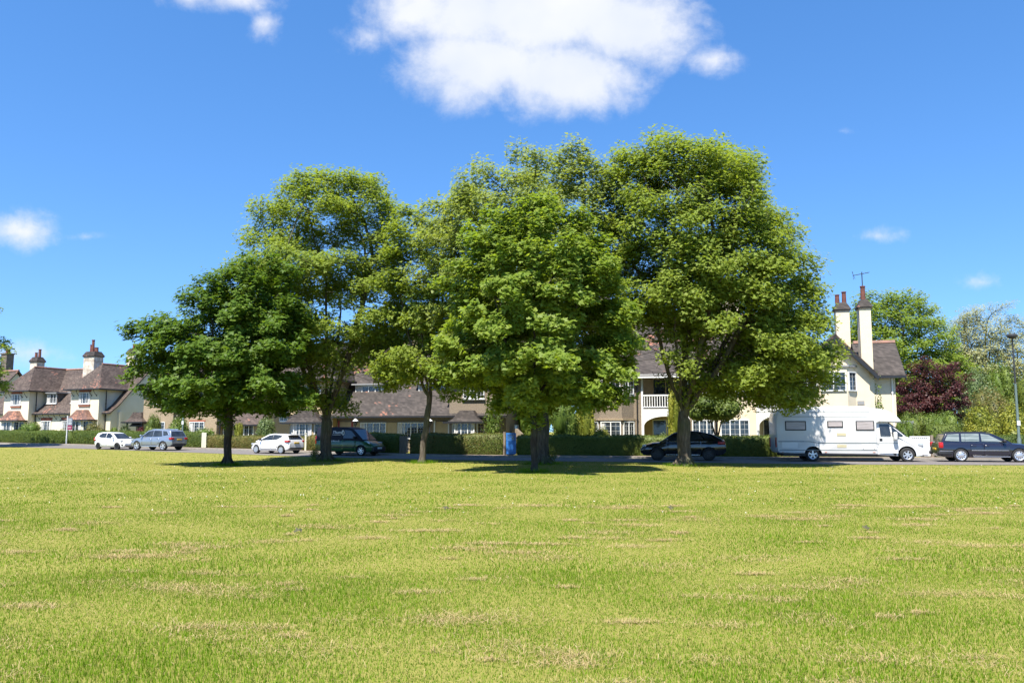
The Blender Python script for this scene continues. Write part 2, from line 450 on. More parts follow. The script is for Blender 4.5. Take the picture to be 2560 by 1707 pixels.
def tree(name, label, cat, base, sil, n_leaf, leaf, lm, bark, trunk_r, fork, n_limb, depth=.9, step=.34, n_clump=60, clump=1.15, lean=(0, 0), group=None, sprig=0, kind='maple', per=22, spread=.26, up=.9, inner=.45, seedv=1, tipr=.009, holes=()):
    """sil: list of (height, left x, right x) about the trunk; the crown fills that outline"""
    global rng
    rng = np.random.default_rng(seedv)
    zs = np.array([s[0] for s in sil]); xl = np.array([s[1] for s in sil]); xr = np.array([s[2] for s in sil])
    o = np.argsort(zs); zs, xl, xr = zs[o], xl[o], xr[o]
    zmin, zmax = zs[0], zs[-1]
    root = thing(name, label, cat, (base[0], base[1], base[2]), 0, group)
    cent = []; tries = 0
    while len(cent) < n_clump and tries < n_clump * 60:
        tries += 1
        z = rng.uniform(zmin + .2, zmax - clump * .75); rl, rr = np.interp(z, zs, xl), np.interp(z, zs, xr)
        w = (rr - rl) / 2
        if rng.random() > (w / ((xr - xl).max() / 2)) ** 1.2 + .06: continue
        a = rng.uniform(0, 2 * math.pi); q = math.sqrt(rng.uniform(inner, 1)) if rng.random() < .86 else math.sqrt(rng.uniform(.0, inner))
        rc = clump * rng.uniform(.72, 1.2)
        q2 = max(0, w - rc * .42) * q
        x = (rl + rr) / 2 + math.cos(a) * q2; y = math.sin(a) * q2 * depth
        p = np.array((x, y, z))
        if rng.random() < .93 and any(((x - hx) / hw_) ** 2 + ((z - hz) / hh_) ** 2 < 1 for hx, hz, hw_, hh_ in holes): continue
        if any(np.linalg.norm((p - c[0]) * (1, 1, 1.35)) < .80 * (rc + c[1]) * .78 for c in cent): continue
        cent.append((p, rc))
    for i in range(sprig):                                   # upright sprays that break the outline
        z = rng.uniform(zmin + (zmax - zmin) * .55, zmax); rl, rr = np.interp(z, zs, xl), np.interp(z, zs, xr); w = (rr - rl) / 2
        a = rng.uniform(0, 2 * math.pi)
        cent.append((np.array(((rl + rr) / 2 + math.cos(a) * w * .98, math.sin(a) * w * .98 * depth, z + rng.uniform(-.45, -.1))), .34))
    A = []
    for p, rc in cent:
        k = max(5, int(per * (rc / 1.1) ** 2)); d = unit(rng.normal(size=(k, 3))) * (rng.random((k, 1)) ** .45)
        sc = (1, 1, .62) if rc > .4 else (.6, .6, 1.6)
        A.append(p + d * rc * np.array(sc))
    A = np.concatenate(A)
    th = fork; nseg = max(3, int(th / .35))
    trunk = [(lean[0] * (i / nseg) ** 1.3 + (.025 * math.sin(i * 1.7) if i else 0), lean[1] * (i / nseg), th * i / nseg) for i in range(nseg + 1)]
    top = np.array(trunk[-1]); limbs = []
    hgt = zmax - th
    for i in range(n_limb):
        a = 2 * math.pi * (i + rng.uniform(-.25, .25)) / max(n_limb, 1) + seedv; zc = th + hgt * rng.uniform(.38, .62)
        w = (np.interp(zc, zs, xr) - np.interp(zc, zs, xl)) / 2; cx = (np.interp(zc, zs, xr) + np.interp(zc, zs, xl)) / 2
        f = .12 if i == 0 else rng.uniform(.35, .6)
        end = np.array((cx + math.cos(a) * w * f, math.sin(a) * w * f * depth, zc)); k = max(4, int(np.linalg.norm(end - top) / step))
        mid = top + (end - top) * np.array((.62, .62, .42)); pl = []
        for j in range(1, k + 1):
            s = j / k; pl.append((1 - s) ** 2 * top + 2 * s * (1 - s) * mid + s * s * end + rng.normal(scale=.03, size=3))
        limbs.append((nseg - (i % 2), pl))
    P, par = colonize(trunk, limbs, A, step, step * 1.15)
    n = len(P); kids = [[] for _ in range(n)]
    for i in range(1, n): kids[par[i]].append(i)
    area = np.zeros(n); tip = np.full(n, 99)
    for i in range(n - 1, -1, -1):                            # children always come after parents
        if not kids[i]: area[i] = tipr ** 2.2; tip[i] = 0
        else:
            area[i] = sum(area[k] for k in kids[i]); tip[i] = 1 + min(tip[k] for k in kids[i])
    rad = area ** (1 / 2.2)
    kf = trunk_r / rad[0]; rad = np.where(rad > .02, rad * (1 + (kf - 1) * np.clip((rad - .02) / (rad[0] - .02), 0, 1) ** .6), rad)
    B = MB(); done = np.zeros(n, bool)

    def chain(i):                                             # follow the thickest child
        c = [i]
        while kids[c[-1]]:
            ks = kids[c[-1]]; c.append(max(ks, key=lambda q: area[q]))
        return c
    stack_ = [0]
    while stack_:
        i = stack_.pop(); c = chain(i)
        pts = [P[q] for q in c]; rr = [rad[q] for q in c]
        if par[i] >= 0: pts = [P[par[i]]] + pts; rr = [min(rad[par[i]], rad[i] * 1.15)] + rr
        if i == 0:
            pts = [P[0] - (0, 0, .12)] + [P[0] + (P[1] - P[0]) * f for f in (0, .25, .55)] + pts[1:]
            rr = [rad[0] * 1.9, rad[0] * 1.62, rad[0] * 1.28, rad[0] * 1.08] + rr[1:]
        if len(pts) > 1: B.tube(pts, rr, 12 if rr[0] > .12 else 6 if rr[0] > .04 else 4 if rr[0] > .018 else 3, cap=False)
        for q in c:
            for k in kids[q]:
                if k not in c: stack_.append(k)
    if trunk_r > .15:
        for k in range(8):                                    # root flare
            a = k * .79 + seedv + .25 * math.sin(k * 5.0); dv = np.array((math.cos(a), math.sin(a), 0))
            B.tube([P[0] + (0, 0, .42) + dv * trunk_r * .55, P[0] + (0, 0, .16) + dv * trunk_r * 1.25, P[0] + (0, 0, -.03) + dv * trunk_r * (2.2 + .5 * math.sin(k * 3.1))], [trunk_r * .36, trunk_r * .34, trunk_r * .2], 7, cap=False)
    B.build('trunk', bark, root, smooth=True, sharp=60)
    ends = np.where(tip <= 3)[0]
    for hx, hz, hw_, hh_ in holes:                            # thin foliage in the openings of the crown
        inh = ((P[ends][:, 0] - hx) / hw_) ** 2 + ((P[ends][:, 2] - hz) / hh_) ** 2 < .85
        ends = ends[~inh | (rng.random(len(ends)) < .16)]
    ends = ends[P[ends][:, 2] > zmin - .6]
    pick = ends[rng.integers(0, len(ends), n_leaf)]
    pos = P[pick] + np.clip(rng.normal(size=(n_leaf, 3)), -1.55, 1.55) * np.array((spread, spread, spread * .62))
    ctr = np.array((0, 0, (zmin + zmax) / 2)); outw = unit(pos - ctr)
    nrm = np.array((0, 0, up * .8)) + outw * .45 + np.array(SUN_DIR) * .55 + rng.normal(size=(n_leaf, 3)) * .45   # leaves turn to the light
    V, F = leaves(pos, nrm, leaf * rng.uniform(.6, 1.15, n_leaf), kind)
    npmesh('crown', V, F, lm, root)
    return root


def silpx(rows, Y, bx, bz):
    out = []
    for v, ul, ur in rows:
        a = at(ul, v, Y); b = at(ur, v, Y); out.append((a.z - bz, a.x - bx, b.x - bx))
    return out


def tree_px(name, label, u, Y, rows, **k):
    p = at(u, 1100, Y); bz = gz(Y); hl = []
    for hu, hv, ru, rv in k.pop('holes', ()):
        c = at(hu, hv, Y); e = at(hu + ru, hv - rv, Y); hl.append((c.x - p.x, c.z - bz, e.x - c.x, e.z - c.z))
    k['holes'] = hl
    return tree(name, label, 'tree', (p.x, Y, bz), silpx(rows, Y, p.x, bz), **k)


GRP = 'maple trees along the edge of the green'
if True:
    tree_px('maple_tree', 'low broad maple with deep green crown and dark straight trunk, nearest the silver car', 570, 37.0,
            [(628, 605, 700), (675, 535, 735), (730, 470, 745), (780, 402, 765), (840, 348, 780), (900, 330, 788), (955, 324, 790), (1005, 350, 775), (1035, 430, 700)],
            n_leaf=44000, leaf=.18, lm=M['mapledark'], bark=M['barkdark'], trunk_r=.17, fork=2.6, n_limb=5, n_clump=85, clump=1.05, group=GRP, seedv=3, sprig=8, spread=.24, per=20)
    tree_px('maple_tree', 'tall olive green maple with a thick forked trunk beside the dark green van', 815, 42.5,
            [(412, 830, 900), (430, 740, 950), (480, 670, 985), (560, 630, 1015), (640, 608, 1040), (660, 585, 1050), (710, 560, 1060), (800, 570, 1060), (900, 600, 1045), (970, 650, 1000), (1005, 730, 900)],
            n_leaf=90000, leaf=.15, lm=M['mapleolive'], bark=M['bark'], trunk_r=.28, fork=2.3, n_limb=7, n_clump=135, clump=1.05, group=GRP, seedv=5, tipr=.012, sprig=16, spread=.33, holes=[(850, 615, 70, 32), (880, 770, 95, 45), (900, 965, 75, 50), (775, 945, 60, 45), (965, 700, 35, 35)])
    tree_px('maple_tree', 'slender young maple with a slim curved pale trunk and narrow crown beside the wooden gate', 1055, 39.8,
            [(482, 1005, 1050), (520, 975, 1080), (600, 955, 1120), (700, 945, 1130), (800, 935, 1150), (900, 930, 1160), (970, 930, 1165), (1010, 960, 1140)],
            n_leaf=17000, leaf=.165, lm=M['mapleolive'], bark=M['bark'], trunk_r=.15, fork=2.9, n_limb=4, n_clump=42, clump=.85, lean=(.35, 0), group=GRP, seedv=8, sprig=5, holes=[(1040, 985, 80, 34), (980, 860, 40, 40)])
    tree_px('maple_tree', 'bright fresh green maple standing nearest the camera on a thin dark straight trunk', 1335, 30.8,
            [(505, 1225, 1380), (545, 1170, 1450), (600, 1130, 1515), (660, 1105, 1560), (740, 1088, 1595), (840, 1085, 1610), (930, 1095, 1600), (985, 1140, 1560), (1020, 1200, 1490)],
            n_leaf=50000, leaf=.185, lm=M['maplefresh'], bark=M['barkdark'], trunk_r=.125, fork=2.5, n_limb=6, n_clump=90, clump=.92, group=GRP, seedv=13, sprig=8, spread=.23, tipr=.007)
    tree_px('maple_tree', 'tall pale green maple behind the nearest tree, its knotted trunk beside a blue gate', 1357, 38.6,
            [(372, 1335, 1425), (395, 1240, 1505), (430, 1140, 1545), (475, 1075, 1570), (560, 1050, 1600), (680, 1040, 1590), (800, 1050, 1590), (900, 1120, 1560), (960, 1200, 1500)],
            n_leaf=90000, leaf=.15, lm=M['maplepale'], bark=M['bark'], trunk_r=.30, fork=2.8, n_limb=7, n_clump=130, clump=1.0, group=GRP, seedv=23, tipr=.012, sprig=20, spread=.31, holes=[(1395, 515, 55, 22), (1490, 575, 30, 24), (1065, 740, 40, 45)])
    tree_px('maple_tree', 'largest maple, domed yellow green crown reaching over the motorhome, trunk hiding the black car', 1710, 36.6,
            [(345, 1640, 1725), (372, 1560, 1800), (405, 1522, 1872), (450, 1500, 1905), (510, 1490, 1950), (590, 1500, 1990), (670, 1490, 2022), (750, 1495, 2036), (820, 1520, 2058), (880, 1550, 2082), (935, 1600, 2094), (975, 1760, 2090), (1002, 1890, 2055)],
            n_leaf=140000, leaf=.145, lm=M['mapleolive'], bark=M['bark'], trunk_r=.29, fork=2.3, n_limb=8, n_clump=205, clump=1.05, group=GRP, seedv=34, tipr=.012, sprig=22, spread=.32, holes=[(1650, 505, 65, 30), (1770, 545, 50, 28), (1650, 900, 110, 100), (1930, 625, 40, 16), (1590, 705, 40, 30), (1790, 860, 55, 28)])
    # other trees
    tree_px('sycamore_tree', 'large light green tree rising behind the cream house and its tall chimney', 2250, 74,
            [(722, 2180, 2260), (740, 2140, 2300), (790, 2110, 2340), (860, 2080, 2390), (930, 2080, 2405), (1000, 2110, 2400), (1050, 2150, 2380)],
            n_leaf=70000, leaf=.28, lm=M['maplefresh'], bark=M['bark'], trunk_r=.35, fork=3.0, n_limb=6, n_clump=150, clump=1.3, seedv=40, sprig=6, step=.5, spread=.34, kind='oval')
    tree_px('copper_beech', 'small round dark purple leaved tree beside the cream house wall', 2332, 58,
            [(895, 2300, 2355), (915, 2275, 2390), (950, 2255, 2412), (990, 2240, 2422), (1025, 2240, 2420), (1055, 2262, 2400)],
            n_leaf=18000, leaf=.17, lm=M['copper'], bark=M['barkdark'], trunk_r=.16, fork=1.5, n_limb=5, n_clump=90, clump=.72, seedv=44, sprig=6, spread=.2, kind='oval')
    for i, (u, vt, wd, lab) in enumerate([(2465, 745, 78, 'tallest sparse pale poplar behind the shrubs near the street lamp'), (2408, 775, 50, 'thin sparse pale poplar between the light green tree and the tallest poplar'),
                                          (2548, 785, 66, 'sparse pale poplar with leaning dark stem at the right edge')]):
        tree_px('poplar_tree', lab, u, 92, [(vt, u - wd * .35, u + wd * .35), (vt + 45, u - wd * .8, u + wd * .8), (vt + 110, u - wd, u + wd), (vt + 180, u - wd, u + wd), (vt + 230, u - wd * .7, u + wd * .7)],
                n_leaf=19000, leaf=.22, lm=M['paleolive'], bark=M['bark'], trunk_r=.30, fork=5.0, n_limb=5, n_clump=60, clump=1.1, seedv=50 + i, sprig=6, step=.55, spread=.42, kind='oval', group='pale poplars beyond the gardens', tipr=.016)
    tree_px('garden_tree', 'large dense green tree cut off by the left edge before the ivory house', -150, 64,
            [(640, -190, -100), (720, -270, -40), (800, -300, -5), (870, -310, 16), (930, -310, 20), (985, -280, -5)],
            n_leaf=26000, leaf=.2, lm=M['maplefresh'], bark=M['bark'], trunk_r=.25, fork=2.2, n_limb=5, n_clump=95, clump=1.0, seedv=61, sprig=6)
    for u, vt, wd, sd, lab in [(150, 915, 34, 70, 'treetop showing over the ridge of the ivory house, left of the big white chimney'), (290, 907, 24, 71, 'treetop showing over the ridge of the ivory house, right of the big white chimney')]:
        tree_px('distant_tree', lab, u, 125, [(vt, u - wd * .4, u + wd * .4), (vt + 14, u - wd, u + wd), (vt + 60, u - wd, u + wd), (vt + 90, u - wd * .7, u + wd * .7)],
                n_leaf=2500, leaf=.4, lm=M['bushgrey'], bark=M['bark'], trunk_r=.25, fork=3, n_limb=4, n_clump=40, clump=1.2, seedv=sd, step=.6, spread=.4, kind='oval', group='treetops beyond the roofs')


# ------------------------------------------------------------------ ground, road, pavement
def structure(o): o['kind'] = 'structure'; return o


def stuff(o): o['kind'] = 'stuff'; return o


KERB = [(-130, 118), (-80, 90), (-53, 74), (-41.5, 67), (-32.4, 62), (-22.4, 55.2), (-11.9, 48.2), (-6.1, 45.1), (-.8, 43), (9.3, 39.9), (15.2, 38.0), (23.4, 37.0), (45, 34.8), (120, 29)]
HEDGE = [(-130, 128), (-80, 100), (-58, 84), (-46, 75.5), (-38.5, 71.8), (-24.9, 62.3), (-17.9, 58.2), (-6.8, 50.2), (-.9, 47.9), (4.95, 47.0), (13.4, 45.4), (22.4, 44.9), (45, 42.5), (120, 36)]


def smooth_line(pts, k=8):
    P = [Vector((a, b)) for a, b in pts]; out = []
    for i in range(len(P) - 1):
        p0, p1, p2, p3 = P[max(i - 1, 0)], P[i], P[i + 1], P[min(i + 2, len(P) - 1)]
        for j in range(k):
            t = j / k
            out.append(.5 * ((2 * p1) + (p2 - p0) * t + (2 * p0 - 5 * p1 + 4 * p2 - p3) * t * t + (3 * p1 - p0 - 3 * p2 + p3) * t ** 3))
    out.append(P[-1]); return out


KL, HL = smooth_line(KERB), smooth_line(HEDGE)


def hedge_at(u):                      # where the hedge line crosses the view of photo column u
    k = (u - 1280) / FPX * .994
    for a, b in zip(HL, HL[1:]):
        fa, fb = a.x - k * a.y, b.x - k * b.y
        if fa <= 0 <= fb: t = -fa / (fb - fa); return a.lerp(b, t)
    return HL[-1].copy()


def offset(line, d):
    out = []
    for i, p in enumerate(line):
        t = (line[min(i + 1, len(line) - 1)] - line[max(i - 1, 0)]).normalized(); out.append(p + Vector((-t.y, t.x)) * d)
    return out


ys = sorted(set([-30, 0] + list(np.linspace(2, 44, 22)) + list(np.linspace(44, 89, 20)) + [89, 120, 200, 400, 900, 2500])); xs = [-2500, -800, -300, -150] + list(np.linspace(-100, 100, 41)) + [150, 300, 800, 2500]
V = [(x, y, gz(y)) for y in ys for x in xs]; nx = len(xs)
F = [(j * nx + i, j * nx + i + 1, (j + 1) * nx + i + 1, (j + 1) * nx + i) for j in range(len(ys) - 1) for i in range(nx - 1)]
structure(npmesh('lawn', np.array(V, float), np.array(F), M['lawn'], smooth=True))


def strip(name, la, lb, dz, m, front=0):
    b = MB()
    for i in range(len(la) - 1):
        q = [la[i], la[i + 1], lb[i + 1], lb[i]]
        b.face([(p.x, p.y, gz(p.y) + dz) for p in q])
        if front: b.face([(p.x, p.y, gz(p.y) + z) for p, z in ((la[i], dz - front), (la[i + 1], dz - front), (la[i + 1], dz), (la[i], dz))])
    return structure(b.build(name, m))


n_ = len(KL); FAR = offset(HL, -.95)
strip('road', KL, offset(HL, -1.0)[:n_], .012, M['road'])
strip('kerb', offset(HL, -.95), offset(HL, -.80), .115, M['kerb'], .13)
strip('pavement', offset(HL, -.80), offset(HL, .12), .111, M['pave'])


# ------------------------------------------------------------------ hedges and shrubs
def leafy(pts, nrm, size, m, core_v=None, core_f=None, name='hedge', kind='oval', parent=None):
    V, F = leaves(pts, nrm, size, kind)
    if core_v is not None:
        F = np.concatenate([F, core_f + len(V)]); V = np.concatenate([V, core_v])
    return npmesh(name, V, F, m, parent)


def hedge(label, u0, u1, h, th=.85, m='hedge', off=.1, name='hedge', line=None, lf=.075, dens=430, round_=.10, group='clipped hedges along the pavement', rag=.03):
    global rng
    rng = np.random.default_rng(int(u0) + 977)
    if line is None:
        a, b = hedge_at(u0), hedge_at(u1); mid = [p for p in HL if a.x + .3 < p.x < b.x - .3]; line = offset([a] + mid + [b], off)
    seg = [(q - p).length for p, q in zip(line, line[1:])]; L = sum(seg)
    ns = max(3, int(L / .35)); rows = []
    zb = .06
    for i in range(ns + 1):
        s = min(L * i / ns, L - 1e-6); k = 0
        while s > seg[k]: s -= seg[k]; k += 1
        p = line[k].lerp(line[k + 1], s / seg[k]); t = (line[k + 1] - line[k]).normalized(); nn = Vector((-t.y, t.x))
        hh = h + .03 * math.sin(i * .55 + u0) + .02 * math.sin(i * 1.7)
        prof = [(0.04, zb), (-.02, hh * .25), (-.03, hh * .6), (.0, hh - round_), (round_, hh), (th * .5, hh + .01), (th - round_, hh), (th, hh - round_), (th + .02, hh * .5), (th - .04, zb)]
        rows.append([(p.x + nn.x * d, p.y + nn.y * d, gz(p.y) + z) for d, z in prof])
    G = np.array(rows); k = G.shape[1]
    G += rng.normal(scale=.012, size=G.shape)
    cv = G.reshape(-1, 3)
    cf = [(i * k + j, i * k + j + 1, (i + 1) * k + j + 1, (i + 1) * k + j) for i in range(ns) for j in range(k - 1)]
    cf += [(e * k + 0, e * k + 3, e * k + 6, e * k + 9) for e in (0, ns)] + [(e * k + a_, e * k + a_ + 1, e * k + a_ + 2, e * k + a_ + 3) for e in (0, ns) for a_ in (0, 3, 6)]
    cf = np.array(cf); q = cv[cf]
    e1 = q[:, 1] - q[:, 0]; e2 = q[:, 3] - q[:, 0]; cr_ = np.cross(e1, e2); ar = np.linalg.norm(cr_, axis=1); nr = unit(cr_)
    ctr = cv.mean(0)
    lc = np.repeat(G.mean(1), 1, axis=0)
    fi = rng.choice(len(cf), int(ar.sum() * dens), p=ar / ar.sum()); a_, b_ = rng.random((2, len(fi), 1))
    pos = q[fi, 0] * (1 - a_) * (1 - b_) + q[fi, 1] * a_ * (1 - b_) + q[fi, 2] * a_ * b_ + q[fi, 3] * (1 - a_) * b_
    near = lc[np.minimum((fi // (k - 1)), ns)] if len(lc) else ctr
    out = unit(pos - near); nn_ = nr[fi]; sg = np.sign((nn_ * out).sum(1, keepdims=True)); sg[sg == 0] = 1; nn_ = nn_ * sg
    pos = pos + nn_ * (rng.random((len(fi), 1)) ** 2 * rag * 2.2 + .004)
    o = leafy(pos, nn_ * .7 + rng.normal(size=pos.shape) * .6, lf * rng.uniform(.6, 1.3, len(fi)), M[m], cv, cf, name)
    tag(o, label, 'hedge', group); return o


hedge('shaded clipped hedge at the left edge in front of the ivory house', -60, 165, 1.18)
hedge('clipped hedge behind the white hatchback and silver car, between the sale board and pale gate', 178, 499, 1.20)
hedge('low hedge with bronze patches between the pale slatted gate and the white rear-facing car', 516, 756, .98, m='hedgeR')
hedge('short hedge piece beside the forked tree trunk, left of the green van', 767, 842, 1.05, m='hedgeR')
hedge('dark shaded hedge behind the bonnet of the green van', 846, 992, 1.26)
hedge('clipped hedge with ivy at its end between the wooden gate and the blue gate', 1024, 1256, 1.28, m='hedgeR')
hedge('long clipped hedge running from the blue gate behind the black car to the motorhome', 1292, 2262, 1.20)
hedge('clipped hedge behind the navy estate car at the right edge', 2338, 2720, 1.25)


def ico(sub=2):
    bm = bmesh.new(); bmesh.ops.create_icosphere(bm, subdivisions=sub, radius=1)
    v = np.array([p.co[:] for p in bm.verts]); f = np.array([[q.index for q in x.verts] for x in bm.faces]); bm.free(); return v, f


ICO = ico(2)


def shrub(name, label, x, y, w, d, z0, z1, m, lf=.08, n=2600, lumps=9, cat='shrub', seed=1, flowers=None, rag=.10, group=None, core=.80, stem=False, shape='dome'):
    """leafy mound x +- w, y +- d from z0 to z1 above the ground"""
    global rng
    rng = np.random.default_rng(seed * 31 + 5)
    g = gz(y); root = thing(name, label, cat, (x, y, g), 0, group)
    H = z1 - z0; bl = []
    for i in range(lumps):
        a = rng.uniform(0, 2 * math.pi); q = math.sqrt(rng.random()) * .62
        zz = z0 + H * rng.uniform(.25, .72); k = 1.0
        if shape == 'dome': k = math.sqrt(max(.1, 1 - ((zz - z0) / H) ** 2))
        if shape == 'cone': k = max(.25, 1.1 - (zz - z0) / H)
        r_ = rng.uniform(.34, .5)
        bl.append((np.array((math.cos(a) * w * q * k, math.sin(a) * d * q * k, zz)), np.array((w * r_ * (1 if shape != 'cone' else .8 * k + .3), d * r_, min(H * rng.uniform(.26, .40), z1 - zz)))))
    bl.append((np.array((0, 0, z0 + H * .42)), np.array((w * .66, d * .66, H * .56))))
    vol = np.array([b[1].prod() ** .66 for b in bl]); vol /= vol.sum(); P = []; Nn = []; CV = []; CF = []; off = 0
    for (c, r_), f in zip(bl, vol):
        k = max(20, int(n * f)); u_ = unit(rng.normal(size=(k, 3))); u_[:, 2] = np.where(rng.random(k) < .6, np.abs(u_[:, 2]), u_[:, 2])
        P.append(c + u_ * r_ * (1 + rng.normal(size=(k, 1)) * rag)); Nn.append(u_ / r_ * r_.mean() * .8 + rng.normal(size=(k, 3)) * .55)
        v = ICO[0] * r_ * core * (1 + rng.normal(scale=.05, size=(len(ICO[0]), 1))) + c; CV.append(v); CF.append(ICO[1] + off); off += len(v)
    P = np.concatenate(P); Nn = np.concatenate(Nn); ok = P[:, 2] > max(.02, z0 - .1); P, Nn = P[ok], Nn[ok]
    V, F = leaves(P, Nn, lf * rng.uniform(.6, 1.3, len(P)), 'oval')
    CV = np.concatenate(CV); CF = np.concatenate(CF); CV[:, 2] = np.maximum(CV[:, 2], .01)
    CF = np.concatenate([CF, CF[:, 2:]], axis=1)
    # triangles of the core are kept as quads with a split edge midpoint
    mid = (CV[CF[:, 2]] + CV[CF[:, 0]]) / 2; CF[:, 3] = np.arange(len(mid)) + len(CV); CV = np.concatenate([CV, mid])
    F = np.concatenate([F, CF + len(V)]); V = np.concatenate([V, CV])
    npmesh('foliage', V, F, M[m], root)
    if stem or z0 > .25:
        b = MB()
        for i in range(3):
            a = i * 2.1 + seed; b.tube([(math.cos(a) * .06, math.sin(a) * .06, -.05), (math.cos(a) * .10, math.sin(a) * .1, z0 * .6), (math.cos(a) * w * .3, math.sin(a) * d * .3, z0 + H * .4)], [.06, .05, .02], 6)
        b.build('stem', M['barkdark'], root, smooth=True)
    if flowers:
        fm, fn, fs = flowers; i = rng.choice(len(P), fn); V, F = leaves(P[i] * 1.02, Nn[i] + (0, -.6, .4), fs * rng.uniform(.7, 1.3, fn), 'oval'); npmesh('blossom', V, F, M[fm], root)
    return root


def shrub_px(name, label, ul, ur, vt, Y, m, vb=None, dep=None, **k):
    a, b = at(ul, 1080, Y), at(ur, 1080, Y); t = at((ul + ur) / 2, vt, Y); w = (b.x - a.x) / 2
    z0 = 0 if vb is None else at((ul + ur) / 2, vb, Y).z - gz(Y)
    return shrub(name, label, (a.x + b.x) / 2, Y, w, dep or min(w, 1.6), max(0, z0), t.z - gz(Y), m, **k)


shrub_px('garden_shrub', 'domed yellow green shrub in front of the ivory house, left of the sale board', 40, 112, 1056, 77, 'bush', seed=1, lf=.12)
shrub_px('ornamental_grass', 'pale feathery grass clump behind the hedge, just left of the sale board', 138, 172, 1073, 76.5, 'plume', seed=2, cat='plant', lf=.16, n=900)
shrub_px('garden_shrub', 'bronze tinged spreading shrub above the hedge behind the white hatchback', 203, 272, 1059, 73, 'bushbronze', seed=3, lf=.11)
shrub_px('garden_shrub', 'small light green shrub between the bronze shrub and the dark porch', 270, 300, 1069, 71.5, 'bush', seed=4, lf=.1, n=1500)
shrub_px('garden_shrub', 'dark glossy green shrub beside the tiled porch', 292, 332, 1062, 70.5, 'bushdark', seed=5, lf=.1, n=1800)
shrub_px('japanese_maple', 'small dark red leaved bush in front of the porch, behind the silver car', 340, 368, 1066, 68.5, 'bushred', seed=6, lf=.09, n=1500)
shrub_px('yew_bush', 'tall olive clipped yew bush right of the porch', 360, 406, 1033, 68.5, 'hedge', seed=7, lf=.08, n=3200, shape='column')
shrub_px('rose_bush', 'pale green rose bush with white flowers behind the silver car', 416, 476, 1042, 66, 'bush', seed=8, lf=.1, flowers=('plume', 60, .10))
shrub_px('rose_bush', 'low rose bush with cream yellow flowers behind the pale slatted gate', 474, 545, 1070, 65, 'bush', seed=9, lf=.09, n=2200, flowers=('plume', 110, .12))
shrub_px('topiary_bush', 'small clipped golden topiary column beneath the tiled eave', 585, 608, 1057, 63, 'bushgold', seed=10, lf=.06, n=2600, shape='column', rag=.04)
shrub_px('garden_shrub', 'big silvery green bush behind the white rear-facing car', 636, 698, 1046, 62, 'bushgrey', seed=11, lf=.15, n=2600)
shrub_px('climbing_plant', 'bare stemmed creeper sprawling over the end wall left of the blue gate', 1205, 1262, 1000, 52.6, 'bush', seed=12, lf=.11, n=1500, dep=.8, cat='plant', core=.3, rag=.3)
shrub_px('garden_shrub', 'airy light green shrub rising behind the hedge right of the blue gate', 1362, 1452, 975, 49.8, 'bush', seed=13, lf=.10, n=5200, dep=1.0)
shrub_px('garden_shrub', 'tall leafy green shrub filling the gap between the brown and cream houses', 1288, 1400, 942, 56, 'bush', seed=33, lf=.13, n=6500, dep=1.5, rag=.14)
shrub_px('variegated_shrub', 'tall golden variegated shrub beside the grey bay window', 1424, 1492, 978, 50.6, 'bushgold', seed=14, lf=.10, n=3800, dep=.9, shape='column')
shrub_px('garden_shrub', 'small golden bush under the ground floor bay window', 1472, 1530, 1066, 48.8, 'bushgold', seed=15, lf=.08, n=1600, dep=.6)
shrub_px('climbing_plant', 'column of bright ivy beside the balcony, partly behind the largest tree trunk', 1668, 1706, 962, 50.2, 'bushgold', seed=16, lf=.10, n=3000, dep=.6, cat='plant', shape='column')
shrub_px('garden_shrub', 'low pale shrub under the loggia, behind the bonnet of the black car', 1640, 1672, 1082, 48.6, 'bushgrey', seed=17, lf=.08, n=900, dep=.5)
shrub_px('magnolia_tree', 'small broad dark leaved tree with forked stem in front of the cream wall', 1712, 1872, 978, 48.0, 'hedge', vb=1052, seed=18, lf=.15, n=4200, dep=1.5, cat='tree', rag=.16, lumps=13, stem=True)
shrub_px('hedge_dome', 'bright rounded yew beside the motorhome cab', 2238, 2284, 1044, 46.4, 'bush', seed=19, lf=.06, n=4000, dep=.8, rag=.04, cat='shrub')
shrub_px('garden_shrub', 'dense dark green bush between the rounded yew and the white gate', 2236, 2330, 1028, 52, 'hedge', seed=20, lf=.09, n=5200, dep=1.6)
shrub_px('garden_shrub', 'big rounded clipped bush behind the white gate', 2310, 2402, 1027, 48.6, 'bush', seed=21, lf=.07, n=6500, dep=1.3, rag=.05)
shrub_px('laurel_bush', 'bright yellow green laurel bush above the hedge left of the street lamp', 2398, 2500, 1018, 48.6, 'bushgold', seed=22, lf=.13, n=4200, dep=1.2, rag=.14)
shrub_px('laurel_bush', 'leafy green laurel bush behind the street lamp at the right edge', 2484, 2600, 1016, 49.8, 'bushgold', seed=23, lf=.13, n=4200, dep=1.2, rag=.14)
shrub_px('garden_shrub', 'rust tinged shrub mound below the tall grey green bushes at right', 2430, 2540, 972, 60, 'bushbronze', seed=24, lf=.13, n=5000, dep=2)
shrub_px('garden_shrub', 'tall grey green bush between the copper tree and the street lamp', 2395, 2505, 925, 66, 'bushgrey', seed=25, lf=.15, n=7500, dep=2.5, rag=.13)
shrub_px('garden_shrub', 'tall grey green bush directly behind the street lamp', 2470, 2552, 912, 69, 'bush', seed=26, lf=.15, n=6500, dep=2.5, rag=.13)
shrub_px('garden_shrub', 'dark green bush at the right edge behind the lamp post', 2530, 2640, 930, 66, 'hedge', seed=27, lf=.15, n=6000, dep=2.5, rag=.13)
shrub_px('garden_shrub', 'mixed green shrub at the foot of the cream house corner, under the copper tree', 2222, 2420, 1035, 55, 'bush', seed=28, lf=.10, n=6500, dep=1.6)


